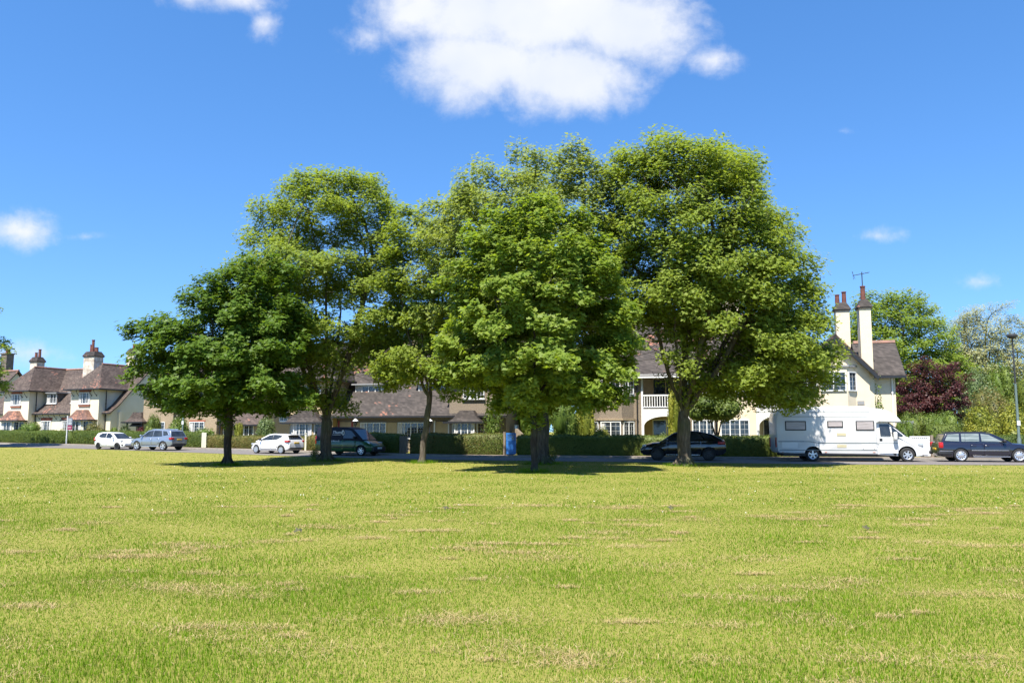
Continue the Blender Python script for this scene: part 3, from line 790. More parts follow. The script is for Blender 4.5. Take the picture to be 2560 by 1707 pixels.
def box_hedge(label, ul, ur, vt, Y, m='hedge'):
    a, b = at(ul, 1080, Y), at(ur, 1080, Y); t = at(ul, vt, Y)
    return hedge(label, ul, ur, t.z - gz(Y), .9, m, line=[Vector((a.x, Y)), Vector((b.x, Y - .2))], group=None, name='box_hedge')


box_hedge('square clipped box hedge standing above the hedge behind the navy car', 2316, 2398, 1061, 46.9)


# ------------------------------------------------------------------ gates, lamps, sale board
def frame_at(u, off=.1):
    p = hedge_at(u); q = hedge_at(u + 6); t = (q - p).normalized(); p = p + Vector((-t.y, t.x)) * off
    return p, math.atan2(t.y, t.x)


def panel_gate(name, label, u, w, h, m, spindles, post, side=1, z0=.06, sp=.66):
    p, a = frame_at(u); g = thing(name, label, 'gate', (p.x, p.y, gz(p.y) + .10), a)
    b = MB(); b.box(-w / 2, w / 2, -.02, .02, z0, h * sp); b.box(-w / 2, w / 2, -.03, .03, h * sp - .01, h * (sp + .03)); b.build('panel', m, g, bevel=.006)
    b = MB(); b.box(-w / 2, w / 2, -.03, .03, h - .09, h); b.box(-w / 2, -w / 2 + .06, -.03, .03, h * (sp + .03), h - .09); b.box(w / 2 - .06, w / 2, -.03, .03, h * (sp + .03), h - .09); b.build('gate_frame', m, g)
    n = spindles
    for i in range(n):
        b = MB()
        x = -w / 2 + .06 + (w - .12) * (i + .5) / n; wd = (w - .12) / n * .27; b.box(x - wd, x + wd, -.018, .018, h * (sp + .03), h - .09)
        b.build('baluster', m, g)
    if post:
        b = MB(); b.box(side * (w / 2 + .03), side * (w / 2 + .03) + side * .14, -.07, .07, -.1, h + .05); b.build('gate_post', post, g, bevel=.01)
    return g


panel_gate('garden_gate', 'bright blue wooden gate with spindles along its top, beside the slim tree', 1277, .58, 1.28, M['blue'], 6, M['wood'], -1)
panel_gate('garden_gate', 'white panelled gate with spindle slots in front of the motorhome', 2300, 1.05, 1.14, M['white'], 9, M['wood'], 1, sp=.84)
p, a = frame_at(508); g = thing('garden_gate', 'narrow pale slatted wooden gate right of the silver car', 'gate', (p.x, p.y, gz(p.y) + .1), a)
b = MB()
for i in range(4): b.box(-.24 + i * .125, -.135 + i * .125, -.015, .015, .03, 1.12)
b.box(-.25, .25, .016, .05, .25, .34); b.box(-.25, .25, .016, .05, .85, .94); b.build('slat_panel', M['creamgate'], g)
p, a = frame_at(1008); g = thing('picket_gate', 'weathered wooden picket gate with grass at its foot, between two hedges', 'gate', (p.x, p.y, gz(p.y) + .1), a)
b = MB()
for i in range(8): b.box(-.34 + i * .086, -.285 + i * .086, -.012, .012, .03, 1.05 + .03 * (i % 2))
b.build('picket_panel', M['wood'], g); 
for z in (.25, .8): MB().box(-.36, .36, .013, .05, z, z + .08).build('rail', M['wood'], g)
p, a = frame_at(762); g = tag(MB().box(-.06, .06, -.06, .06, -.1, 1.12).box(-.085, .085, -.085, .085, 1.12, 1.16).build('gate_post', M['creamgate'], bevel=.012), 'pale wooden post in the hedge gap right of the white rear-facing car', 'post'); g.location = (p.x, p.y, gz(p.y) + .1)

p = hedge_at(169); g = thing('sale_board', 'estate agent sale board with grey and maroon panels on a white post', 'sign', (p.x, p.y - .1, gz(p.y) + .1), R(-24))
MB().box(-.04, .04, -.04, .04, -.15, 2.45).build('post', M['white'], g)
b = MB(); b.box(.05, .62, -.015, .015, 1.62, 2.25)
for i, (z, a0, a1) in enumerate([(2.12, .10, .5), (2.02, .10, .56), (1.92, .12, .46), (1.80, .10, .56), (1.72, .12, .50)]): b.box(a0, a1, -.02, -.0155, z - .018, z + .018, 1)
b.build('upper_panel', [M['signgrey'], M['platewhite']], g)
MB().box(.05, .60, -.015, .015, 1.22, 1.612).box(.12, .5, -.02, -.0155, 1.40, 1.44, 1).build('lower_panel', [M['signred'], M['platewhite']], g)


def lamp(label, x, y, h, r=.055):
    g = thing('street_lamp', label, 'lamp post', (x, y, gz(y) + .1), 0, 'street lamps along the road')
    MB().lathe([(0, -.15), (r * 1.9, -.15), (r * 1.9, 1.0), (r * 1.25, 1.12), (r * 1.05, h * .62)], 14, 'z').build('lower_column', M['polegreen'], g, smooth=True)
    MB().lathe([(r * .8, h * .62), (r * .62, h)], 12, 'z').build('upper_column', M['poledark'], g, smooth=True)
    MB().lathe([(.05, h), (.17, h + .02), (.20, h + .07), (.27, h + .12), (.28, h + .19), (.20, h + .26), (0, h + .28)], 18, 'z').build('lamp_head', M['poledark'], g, smooth=True)
    MB().box(-r - .03, r + .03, -r * 1.15 - .015, -r * 1.15, 1.72, 1.98).build('number_plate', M['platewhite'], g)
    return g


p = hedge_at(2542); lamp('tall grey green street lamp behind the navy car at right', p.x + .02, p.y - .12, 6.4)
p = hedge_at(449); lamp('slim street lamp behind the silver car, its top lost in the deep green maple', p.x, p.y + .55, 5.6, .045)
for u, lab in ((888, 'black lantern on a short post between the door and the left four-light window'), (1074, 'black lantern on a short post beside the white door frame')):
    q = at(u, 1080, 53.6); g = thing('garden_lantern', lab, 'lamp post', (q.x, q.y, gz(q.y)), 0, 'garden lantern posts')
    MB().lathe([(0, -.1), (.04, -.1), (.03, 1.75)], 8, 'z').build('post', M['black'], g, smooth=True)
    MB().lathe([(.05, 1.75), (.10, 1.80), (.16, 2.05), (.03, 2.05)], 6, 'z').build('lantern_glass', M['trim'], g)
    MB().lathe([(.19, 2.06), (.15, 2.12), (.04, 2.2), (0, 2.24)], 6, 'z').build('lantern_cap', M['white'], g)


# ------------------------------------------------------------------ houses
def window(par, x, y, z, w, h, lights=3, ang=0, sill=True, bars=(2, 4), curtain=0, fm='white', name='window', seed=0, fr=.062):
    """x centre, y wall face, z bottom; faces -y turned by ang"""
    o = MB().box(-w / 2 + .02, w / 2 - .02, -.02, .02, .02, h - .02).build(name, M['glass'], par, loc=(x, y, z), rot=(0, 0, ang))
    b = MB(); t = fr; d0, d1 = -.065, .03
    b.box(-w / 2, w / 2, d0, d1, 0, t); b.box(-w / 2, w / 2, d0, d1, h - t, h)
    lw = w / lights
    for i in range(lights + 1):
        c = -w / 2 + i * lw; c = min(max(c, -w / 2 + t / 2), w / 2 - t / 2); b.box(c - t / 2, c + t / 2, d0 + .003, d1, t, h - t)
    nb, nr = bars
    for i in range(lights):
        for j in range(1, nb + 0): cx = -w / 2 + lw * (i + j / nb); b.box(cx - .005, cx + .005, -.03, -.018, t, h - t)
    for j in range(1, nr): zz = h * j / nr; b.box(-w / 2 + t, w / 2 - t, -.032, -.018, zz - .005, zz + .005)
    b.build('frame', M[fm], o)
    if sill: MB().box(-w / 2 - .06, w / 2 + .06, -.13, .03, -.07, -.002).build('sill', M[fm], o, bevel=.008)
    if curtain:
        rr = random.Random(seed)
        for s in ((-1, 1) if curtain == 2 else (-1,)):
            b = MB()
            cw = w * rr.uniform(.13, .2); x0 = s * (w / 2 - t); k = 7
            for i in range(k):
                xa, xb = x0 - s * cw * i / k, x0 - s * cw * (i + 1) / k; b.box(min(xa, xb), max(xa, xb), -.0285 + .006 * (i % 2), -.0205, t, h - t)
            b.build('curtain', M['curtain'], o)
    return o


def chimney(par, x, y, z0, z1, w=.9, d=.9, m='stack', pots=((-.2, .7), (.2, .9)), cap='tiled'):
    o = MB().box(-w / 2, w / 2, -d / 2, d / 2, z0, z1).build('chimney', M[m], par, loc=(x, y, 0))
    if cap == 'tiled':
        b = MB(); b.box(-w / 2 - .07, w / 2 + .07, -d / 2 - .07, d / 2 + .07, z1 + .002, z1 + .10)
        b.build('cap_course', M['stackgrey'], o)
        b = MB(); e, f, hh = .12, -.14, .48; lo = [(-w / 2 - e, -d / 2 - e), (w / 2 + e, -d / 2 - e), (w / 2 + e, d / 2 + e), (-w / 2 - e, d / 2 + e)]; hi = [(-w / 2 - f, -d / 2 - f), (w / 2 + f, -d / 2 - f), (w / 2 + f, d / 2 + f), (-w / 2 - f, d / 2 + f)]
        for i in range(4):
            j = (i + 1) % 4; b.face([(*lo[i], z1 + .102), (*lo[j], z1 + .102), (*hi[j], z1 + .102 + hh), (*hi[i], z1 + .102 + hh)])
        b.face([(*q, z1 + .102 + hh) for q in hi]); b.face([(*q, z1 + .102) for q in lo][::-1]); b.build('cap', M['tilebrown'], o); zt = z1 + .102 + hh
    else:
        MB().box(-w / 2 - .08, w / 2 + .08, -d / 2 - .08, d / 2 + .08, z1, z1 + .14).build('cap', M[m], o); zt = z1 + .14
    for px, ph in pots:
        MB().lathe([(0, zt - .05), (.15, zt - .05), (.13, zt + ph * .9), (.16, zt + ph * .92), (.16, zt + ph), (.10, zt + ph), (.10, zt + ph * .6), (0, zt + ph * .6)], 12, 'z').build('chimney_pot', M['pot'], o, loc=(px, .05 * math.sin(px * 9), 0), smooth=True)
    return o


def gable_roof(par, x0, x1, y0, z0, yr, zr, yb, zb, m='tile', over=.3, kick=.25, th=.12, fascia='black'):
    """ridge along x"""
    dy = yr - y0; dz = zr - z0
    top = [(y0 - over, z0 - over * .55), (y0 + dy * .16, z0 + dz * .16 - kick * .35), (y0 + dy * .36, z0 + dz * .36 - kick * .1), (yr, zr)]
    bk = [(yb + over, zb - over * .8)]
    poly = top + bk + [(yb + over, zb - over * .8 - th), (yr, zr - th * 1.4)] + [(p[0], p[1] - th) for p in top[:3][::-1]]
    r_ = MB().prism(poly, x0, x1, 'x').build('roof', M[m], par)
    MB().prism([(yr - .16, zr - .06), (yr - .1, zr + .04), (yr, zr + .10), (yr + .1, zr + .04), (yr + .16, zr - .06)], x0 + .002, x1 - .002, 'x').build('ridge_tiles', M['ridge'], r_)
    MB().box(x0, x1, y0 - over - .10, y0 - over - .004, z0 - over * .55 - .13, z0 - over * .55 - .02).build('gutter', M[fascia], r_)
    return r_


def hip_roof(par, x0, x1, y0, yb, ze, zr, m='tile', over=.42, kick=.22, fascia='black', ridge=True, name='roof', ins=None, run=1.0):
    """hipped toward -y, its ridge running back to yb"""
    xa, xb, ya = x0 - over, x1 + over, y0 - over; xc = (x0 + x1) / 2; hw = (xb - xa) / 2; h = zr - ze; ap = ya + hw * (ins or .92)
    def ring(f, z): return [(xa + hw * f, yb), (xa + hw * f, ya + (ap - ya) * f), (xb - hw * f, ya + (ap - ya) * f), (xb - hw * f, yb)]
    fs = [(0, ze), (.15, ze + h * .15 - kick * .38), (.36, ze + h * .36 - kick * .14), (1 if run == 1 else run, zr)]
    rings = [[(p[0], p[1], z) for p in ring(f, z)] for f, z in fs]
    b = MB()
    for A, B in zip(rings, rings[1:]):
        for i in range(3): b.face([A[i], A[i + 1], B[i + 1], B[i]])
    b.face([rings[0][i] for i in (3, 2, 1, 0)]); b.face([r_[0] for r_ in rings] + [r_[3] for r_ in rings[::-1]])
    if run != 1: b.face(rings[-1])
    r_ = b.build(name, M[m], par)
    if ridge:
        e = MB(); top = rings[-1]; e.tube([(xc, top[1][1], zr + .01), (xc, yb, zr + .01)], .10, 6)
        
        e.build('ridge_tiles', M['ridge'], r_)
    g = MB(); t = .06
    g.box(xa - .02, xb + .02, ya - t - .03, ya - .004, ze - .10, ze + .02); g.box(xa - t - .03, xa - .004, ya - t - .03, yb, ze - .10, ze + .02); g.box(xb + .004, xb + t + .03, ya - t - .03, yb, ze - .10, ze + .02)
    g.build('gutter', M[fascia], r_); return r_


def bay(par, x, y, w, d, z0, z1, wall, cant=.6, lights=2, win=(.9, 1.05), side=1, roof=None, roofh=1.1, name='bay_window', curtain=0, band=None, second=None):
    """canted bay: front width w - 2 cant"""
    poly = [(x - w / 2, y + .05), (x - w / 2 + cant, y - d), (x + w / 2 - cant, y - d), (x + w / 2, y + .05)]
    o = MB().prism(poly, z0, z1, 'z').build(name, M[wall], par)
    fw = w - 2 * cant; ca = math.atan2(d, cant); cl = math.hypot(d, cant)
    for (wz, wh) in [win] + ([second] if second else []):
        window(par, x, y - d - .02, wz, fw - .12, wh, lights, 0, False, curtain=curtain, seed=int(x * 7 + wz))
        window(par, x - w / 2 + cant / 2 - .015, y - d / 2 - .015, wz, cl - .16, wh, side, -ca, False)
        window(par, x + w / 2 - cant / 2 + .015, y - d / 2 - .015, wz, cl - .16, wh, side, ca, False)
    if roof:
        hip_roof(o, x - w / 2, x + w / 2, y - d, y + .02, z1, z1 + roofh, roof, .22, .28, ridge=False, name='bay_roof', ins=.55, run=.66)
    return o


def pipe(par, x, y, z0, z1, m='black'):
    b = MB(); b.tube([(x, y - .06, z0), (x, y - .06, z1)], .045, 8)
    for z in np.arange(z0 + .5, z1, 1.6): b.tube([(x, y - .06, z), (x, y - .06, z + .08)], .065, 8)
    return b.build('downpipe', M[m], par, smooth=True)


def brick_head(par, x, y, z, w, h=.32): return MB().prism([(x - w / 2 + .07, z), (x + w / 2 - .07, z), (x + w / 2, z + h), (x - w / 2, z + h)], y - .02, y + .05, 'y').build('brick_lintel', M['brick'], par)


def body(par, x0, x1, ze, yr, zr, yb, zb, wall, y0=0):
    """main block with pentagonal ends"""
    return MB().prism([(y0, -.3), (y0, ze - .12), (y0 + (yr - y0) * .36, ze + (zr - ze) * .36 - .36), (yr, zr - .34), (yb, zb - .3), (yb, -.3)], x0, x1, 'x').build('wall', M[wall], par)


def braces(par, xs, y, z, m='black'):
    for x in xs:
        b = MB(); b.tube([(x, y - .38, z - .02), (x, y - .30, z - .30), (x, y - .12, z - .52), (x, y - .01, z - .58)], .025, 5); b.box(x - .04, x + .04, y - .06, y + .01, z - .66, z - .56); b.build('eave_bracket', M[m], par)


def dormer(par, x, y, z, w, h, wall='white', roof='tile', lights=3, back=2.2):
    o = MB().box(x - w / 2, x + w / 2, y, y + back, z - .5, z + h).build('dormer', M[wall], par)
    window(par, x, y - .02, z + .05, w - .12, h - .1, lights, 0, True, curtain=1, seed=int(x * 5))
    MB().box(x - w / 2 - .2, x + w / 2 + .2, y - .3, y + back + .4, z + h + .002, z + h + .10).build('dormer_roof', M['lead'], o); return o


# ---- ivory pair of houses at the far left
h = thing('ivory_house', 'ivory rendered pair of cottages with two hipped wings and white chimneys at the left', 'house', (-37.0, 77.5, gz(77.5)), R(-24))
yr, zr = 4.6, 7.65
body(h, -19.0, -1.15, 3.05, yr, zr, 9.4, 3.0, 'ivory')
gable_roof(h, -19.3, -.9, 0, 3.05, yr, zr, 9.4, 3.0, 'tile')
for xl, xr in ((-15.45, -11.7), (-5.7, -1.9)):
    xc = (xl + xr) / 2
    MB().box(xl, xr, -.75, 4.0, -.3, 5.1).build('wing_wall', M['ivory'], h)
    hip_roof(h, xl, xr, -.75, yr + .1, 5.12, zr + .02, 'tile', .45, name='wing_roof')
    window(h, xc, -.77, 3.72, 1.45, 1.10, 3, curtain=2, seed=int(xc)); brick_head(h, xc, -.75, 4.85, 1.75, .25)
    MB().box(xc - .75, xc + .75, -.86, -.73, 3.50, 3.645).build('brick_sill', M['brick'], h)
    bay(h, xc, -.75, 3.1, .8, -.2, 2.2, 'ivory', .75, 2, (.85, 1.25), 2, 'tilered', .95, curtain=2)
    braces(h, [xl + .35, xl + 1.1, xr - 1.0, xr - .35], -.75, 5.1)
    pipe(h, xr + .12, .0, 0, 5.0)
for x in (-10.0, -7.0):
    window(h, x, -.02, .95, 1.45, 1.2, 3, curtain=2, seed=int(x * 3)); brick_head(h, x, 0, 2.17, 1.75, .3)
braces(h, [-11.0, -10.2, -9.4, -8.6, -7.8, -7.0, -6.3], 0, 2.95)
dormer(h, -10.5, .85, 3.85, 1.5, 1.05, 'stackgrey', lights=3); dormer(h, -7.0, .85, 3.85, 1.5, 1.05, 'stackgrey', lights=3)
chimney(h, -8.85, 4.0, 6.0, 8.75, 1.55, 1.1, 'stack', ((-.42, .75), (-.1, 1.25), (.25, .45), (.52, .42)))
chimney(h, -17.4, 4.0, 6.5, 8.5, 1.1, .9, 'stack', ((-.2, .5), (.22, .85)))
chimney(h, -4.7, 5.6, 6.5, 9.0, 1.0, 1.3, 'ivory', ((-.2, .5), (.2, .5)))
MB().box(-1.145, -.9, .8, 1.1, 0, 3.0).build('wall_pier', M['ivory'], h)

h = thing('neighbour_house', 'dark roofed house with a slim dark chimney cut off by the left edge', 'house', (-62.0, 92.0, gz(92)), R(-24))
body(h, -14, 3, 3.0, 4.5, 8.0, 9, 3, 'ivory'); gable_roof(h, -14.3, 3.3, 0, 3.0, 4.5, 8.0, 9, 3, 'tile')
chimney(h, .4, 5, 6, 10.0, 1.0, .9, 'stackgrey', ((-.1, .6), (.15, .5)), 'plain')
window(h, -3.0, -.02, .9, 1.6, 1.2, 3); window(h, .5, -.02, .9, 1.6, 1.2, 3)

# ---- tan cottages between
h = thing('tan_cottage', 'tan pebbledash cottages with tiled porch and sweeping eave, mostly behind the deep green maple', 'house', (-17.5, 66.5, gz(66.5)), R(-22))
body(h, -17.0, -3.55, 2.0, 4.6, 7.2, 9, 3.0, 'tan'); gable_roof(h, -17.3, -3.25, 0, 2.0, 4.6, 7.2, 9, 3.0, 'tile', .35)
MB().box(-10.75, -7.35, -.75, 4, -.3, 4.9).build('wing_wall', M['tan'], h); hip_roof(h, -10.75, -7.35, -.75, 4.7, 4.92, 7.2, 'tile', .4, name='wing_roof')
MB().box(-15.6, -12.2, -.6, 4, -.3, 4.9).build('wing_wall', M['tan'], h); hip_roof(h, -15.6, -12.2, -.6, 4.7, 4.92, 7.2, 'tile', .4, name='wing_roof')
window(h, -9.4, -.77, .95, 1.6, 1.1, 3, curtain=1); window(h, -9.1, -.77, 3.6, 1.5, 1.0, 3); window(h, -13.7, -.62, .95, 1.3, 1.1, 2); window(h, -13.7, -.62, 3.6, 1.4, 1.0, 3)
brick_head(h, -9.4, -.75, 2.07, 1.8, .12)
MB().box(-9.9, -8.9, -.79, -.745, 4.62, 4.8).build('white_soffit', M['white'], h)
pipe(h, -7.25, -.4, 0, 4.8)
window(h, -4.6, -.02, .3, 1.0, 1.55, 2); window(h, -6.9, -.02, .3, .7, 1.6, 1)
window(h, -3.53, 3.0, 2.1, 1.05, 1.0, 2, R(90))
o = MB().box(-17.3, -15.2, -1.0, .0, 1.95, 2.05).build('porch', M['black'], h)
hip_roof(o, -17.2, -15.3, -.95, .3, 2.06, 2.9, 'tile', .2, .1, ridge=False, name='porch_roof', ins=.7, run=.6)
for x in (-17.1, -15.4): MB().box(x - .06, x + .06, -.95, -.83, 0, 1.95).build('porch_post', M['black'], o)
MB().box(-16.7, -15.8, -.03, .05, 0, 1.95).build('door', M['trim'], h)
pipe(h, -3.4, 4.2, 0, 3.4)
chimney(h, -9.0, 5.0, 6.0, 8.3, 1.1, .9, 'brick', ((-.2, .5), (.2, .5)))

# ---- brown roofed middle pair
h = thing('brown_cottage', 'buff and grey cottages under one long low brown tiled roof with white dormer windows', 'house', (-6.9, 56.0, gz(56)), R(-17))
body(h, -9.0, 6.8, 2.85, 4.8, 8.0, 9.2, 3.0, 'grey'); gable_roof(h, -9.3, 7.1, 0, 2.85, 4.8, 8.0, 9.2, 3.0, 'tilebrown', .80)
for xl, xr, wl, rf in ((-9.05, -5.6, 'buff', 'tilebrown'), (3.05, 6.5, 'grey', 'tilebrown')):
    xc = (xl + xr) / 2
    MB().box(xl, xr, -.6, 4, -.3, 4.9).build('wing_wall', M[wl], h); hip_roof(h, xl, xr, -.6, 4.9, 4.92, 8.0, 'tilebrown', .4, name='wing_roof')
    window(h, xc, -.62, 3.5, 1.5, 1.05, 3)
    bx = xc - .15 if wl == 'buff' else 4.42
    bay(h, bx, -.6, 2.75 if wl == 'buff' else 2.2, .75, -.2, 1.98, wl, .6 if wl == 'buff' else .35, 3, (.92, 1.0), 1, rf, 1.0 if wl == 'buff' else .75, curtain=2)
MB().box(-5.58, -1.0, -.03, .05, -.3, 1.98).build('buff_panel', M['buff'], h)
window(h, -2.75, -.05, .9, 1.95, 1.08, 4, curtain=1, seed=3); window(h, .05, -.02, .9, 1.95, 1.08, 4, curtain=1, seed=4)
for x, fm, dm in ((-4.9, 'red', 'buff'), (2.3, 'white', 'buff')):
    d_ = MB().box(x - .46, x + .46, -.05, .04, 0, 2.02).build('door', M[dm], h)
    b = MB(); b.box(x - .56, x - .462, -.10, .04, 0, 2.1); b.box(x + .462, x + .56, -.10, .04, 0, 2.1); b.build('door_frame', M[fm], d_)
dormer(h, -3.85, 1.35, 3.72, 2.2, .92, 'white', lights=4); dormer(h, .95, 1.35, 3.72, 2.0, .92, 'white', lights=4)
chimney(h, -1.3, 4.8, 6.6, 9.6, 1.2, .9, 'tan', ((-.3, .5), (0, .5), (.3, .5)))
MB().box(6.82, 7.6, .8, 1.4, -.3, 1.2).prism([(6.82, 1.2), (7.6, 1.2), (7.2, 1.55)], .8, 1.4, 'y').build('garden_pier', M['grey'], h)
window(h, 6.83, 2.2, .7, .8, 1.1, 1, R(90))

# ---- cream pair on the right
h = thing('cream_house', 'large semi-detached house, left half grey pebbledash and right half cream, with balconies and tall chimneys', 'house', (12.9, 51.5, gz(51.5)), R(-13))
yr, zr = 5.2, 9.4
for x0, x1, y0, wl in ((-8.3, -4.75, 0, 'grey'), (-4.75, -1.75, 1.5, 'buff'), (-1.75, -.14, 0, 'grey'), (-.14, 2.3, 0, 'cream'), (2.3, 5.05, 1.5, 'cream')):
    MB().box(x0, x1, y0, 10, -.3, 5.05).build('wall', M[wl], h)
MB().prism([(10, -.3), (0, -.3), (0, 5.05), (yr, zr - .3), (10, 5.05)], -8.42, -8.302, 'x').build('gable_wall', M['grey'], h)
gable_roof(h, -8.7, 5.02, 0, 5.15, yr, zr, 10.2, 5.15, 'tilebrown', .42, fascia='white')
MB().box(-8.0, 5.0, -.30, -.02, 4.97, 5.03).build('soffit', M['white'], h)
# gabled right bay
MB().prism([(5.05, -.3), (8.75, -.3), (8.75, 5.0), (6.9, 6.95), (5.05, 5.0)], -1.0, 9.5, 'y').build('gable_wall', M['cream'], h)
b = MB()
for s in (-1, 1):
    q = [(6.9, 7.22), (6.9 + s * 2.25, 4.80), (6.9 + s * 2.25, 4.66), (6.9, 7.05)]
    b.prism(q if s > 0 else q[::-1], -1.42, 7.5, 'y')
r_ = b.build('gable_roof', M['tilebrown'], h)
b = MB()
for s in (-1, 1):
    q = [(6.9, 7.06), (6.9 + s * 2.27, 4.66), (6.9 + s * 2.27, 4.42), (6.9, 6.80)]; b.prism(q if s > 0 else q[::-1], -1.46, -1.30, 'y')
b.build('bargeboard', M['black'], r_)
bay(h, 6.62, -1.0, 2.8, .7, -.2, 5.2, 'cream', .62, 2, (3.78, 1.15), 1, second=(.9, 1.25))
MB().prism([(5.15, -.98), (5.75, -1.8), (7.5, -1.8), (8.1, -.98)], 5.2, 5.30, 'z').build('bay_flat_roof', M['lead'], h)
# right wing
MB().prism([(.35, -.3), (.35, 5.1), (2.3, 6.85), (4.3, 5.1), (4.3, -.3)], 8.752, 10.45, 'x').build('side_wing_wall', M['cream'], h)
r_ = MB().prism([(-.1, 4.78), (2.3, 7.05), (4.7, 4.78), (4.7, 4.64), (2.3, 6.9), (-.1, 4.64)], 8.4, 10.95, 'x').build('side_wing_roof', M['tilebrown'], h)
MB().prism([(2.14, 6.96), (2.2, 7.1), (2.3, 7.14), (2.4, 7.1), (2.46, 6.96)], 8.5, 10.96, 'x').build('ridge_tiles', M['ridge'], r_)
MB().box(8.76, 10.96, -.2, -.104, 4.6, 4.74).build('gutter', M['black'], r_); MB().prism([(-.14, 4.62), (2.3, 6.92), (2.3, 6.72), (-.14, 4.42)], 10.952, 11.0, 'x').build('bargeboard', M['black'], r_)
pipe(h, 10.25, .35, 0, 4.6, 'white'); pipe(h, 9.0, .35, 0, 4.6, 'lead')
chimney(h, 8.72, -.42, 0, 8.75, .64, .85, 'cream', ((0, .85),)); chimney(h, 8.15, 3.9, 5.5, 9.25, .84, .8, 'cream', ((-.24, .55), (.2, .75)))
chimney(h, 1.0, 5.2, 8, 11.0, 1.5, 1.0, 'cream', ((-.4, .5), (0, .7), (.4, .5))); chimney(h, -7.6, 5.0, 7, 10.4, 1.1, .9, 'tan', ((-.2, .5), (.2, .5)))
MB().box(8.02, 8.42, -1.03, -.995, 3.0, 3.22).build('wall_vent', M['lead'], h)
# grey left bay, two storeys
bay(h, -6.62, 0, 2.85, .85, -.2, 5.0, 'grey', .72, 2, (3.78, 1.08), 2, second=(.85, 1.2), curtain=1)
MB().prism([(-8.15, .03), (-7.40, -.98), (-5.84, -.98), (-5.09, .03)], 2.12, 2.24, 'z').build('bay_ledge', M['tan'], h)
MB().prism([(-8.12, .03), (-7.38, -.94), (-5.86, -.94), (-5.12, .03)], 3.66, 3.745, 'z').build('bay_sill', M['white'], h)
MB().prism([(-8.15, .03), (-7.40, -.98), (-5.84, -.98), (-5.09, .03)], 5.0, 5.08, 'z').build('bay_cornice', M['white'], h)
pipe(h, -5.0, 0, 0, 4.9); pipe(h, -.14, 0, 0, 4.9)
# windows of the centre
window(h, -.92, -.02, 3.85, 1.35, 1.05, 3); window(h, 1.0, -.02, 3.85, 1.75, 1.1, 3, curtain=1, fr=.09); window(h, 1.0, -.02, .95, 1.75, 1.2, 3); window(h, -.92, -.02, .95, 1.35, 1.2, 3)
# loggias
for x0, x1, wl in ((-4.75, -1.75, 'buff'), (2.3, 5.05, 'cream')):
    w_ = x1 - x0; xc = (x0 + x1) / 2
    o = MB().box(x0 + .002, x1 - .002, -.06, 1.5, 2.62, 2.84).build('balcony', M['white'], h)
    arch = [(x0, 0), (x0 + .16, 0), (x0 + .16, 1.75)] + [(xc - (w_ / 2 - .16) * math.cos(t), 1.75 + .62 * math.sin(t)) for t in np.linspace(.12, math.pi - .12, 15)] + [(x1 - .16, 1.75), (x1 - .16, 0), (x1, 0), (x1, 2.618), (x0, 2.618)]
    MB().prism(arch, -.05, .14, 'y').build('arch', M['white'], o)
    b = MB(); b.box(x0 + .13, x1 - .13, -.02, .07, 3.66, 3.75); b.box(x0 + .13, x1 - .13, -.01, .06, 2.93, 3.0)
    for i in range(17): xx = x0 + .22 + (w_ - .44) * i / 16; b.box(xx - .025, xx + .025, .0, .05, 3.0, 3.66)
    b.build('balustrade', M['white'], o)
    for xx in (x0 + .065, x1 - .065): MB().box(xx - .06, xx + .06, -.05, .10, 2.845, 4.96).build('balcony_post', M['white'], o)
    window(h, xc, 1.48, 2.9, 1.7, 1.95, 2, bars=(1, 1), fm='buff' if wl == 'buff' else 'white', sill=False); window(h, xc, 1.48, .3, 1.8, 1.9, 2, bars=(1, 1), fm='white', sill=False)
shrub_px('climbing_plant', 'ivy spilling over the right hand balcony rail of the cream house', 1888, 1992, 982, 49.9, 'bush', vb=1014, seed=31, lf=.09, n=2600, dep=.35, cat='plant', core=.5)
shrub_px('climbing_rose', 'thin climbing rose on the cream side wall above the motorhome roof', 2188, 2214, 972, 48.75, 'bush', seed=32, lf=.12, n=420, dep=.25, cat='plant', core=.15, rag=.4, shape='column')
q = at(2154, 690, 49.3)
a_ = thing('television_aerial', 'thin rooftop television aerial on a mast beside the tall cream chimney', 'aerial', (q.x + .02, 49.3, 9.0))
hz_ = q.z - 9.0
MB().tube([(0, 0, -2.2), (0, 0, hz_ + .25)], .03, 6).build('mast', M['poledark'], a_)
b = MB(); b.tube([(-.55, 0, hz_ + .02), (.45, .05, hz_ + .22)], .018, 5)
for i in range(9): x = -.5 + i * .115; b.tube([(x, -.14, hz_ + .03 + .2 * (x + .55)), (x, .14, hz_ + .03 + .2 * (x + .55))], .010, 4)
b.tube([(-.52, 0, hz_ - .22), (-.56, 0, hz_ + .28)], .012, 4); b.tube([(-.42, 0, hz_ - .2), (-.6, 0, hz_ + .26)], .01, 4); b.build('antenna', M['poledark'], a_)
tag(MB().box(-.5, .5, -.03, .03, 1.95, 2.08).box(-.45, -.38, -.02, .02, 0, 1.95).box(.38, .45, -.02, .02, 0, 1.95).build('pergola', M['lead'], loc=(at(2262, 1062, 47.6).x, 47.6, gz(47.6))), 'low grey pergola bar showing right of the motorhome roof', 'pergola')
h = thing('dark_gable_house', 'dark gabled building cut off by the right edge beyond the bushes', 'house', (43.6, 62, gz(62)), R(-4))
MB().prism([(-2.2, -.3), (4, -.3), (4, 4.2), (.9, 6.3), (-2.2, 4.2)], 0, 7, 'y').build('wall', M['grey'], h)
MB().prism([(.9, 6.7), (4.4, 4.2), (4.4, 4.0), (.9, 6.5), (-2.6, 4.0), (-2.6, 4.2)], -.4, 7.4, 'y').build('roof', M['tile'], h); window(h, .9, -.02, 1.0, 1.6, 1.2, 3)

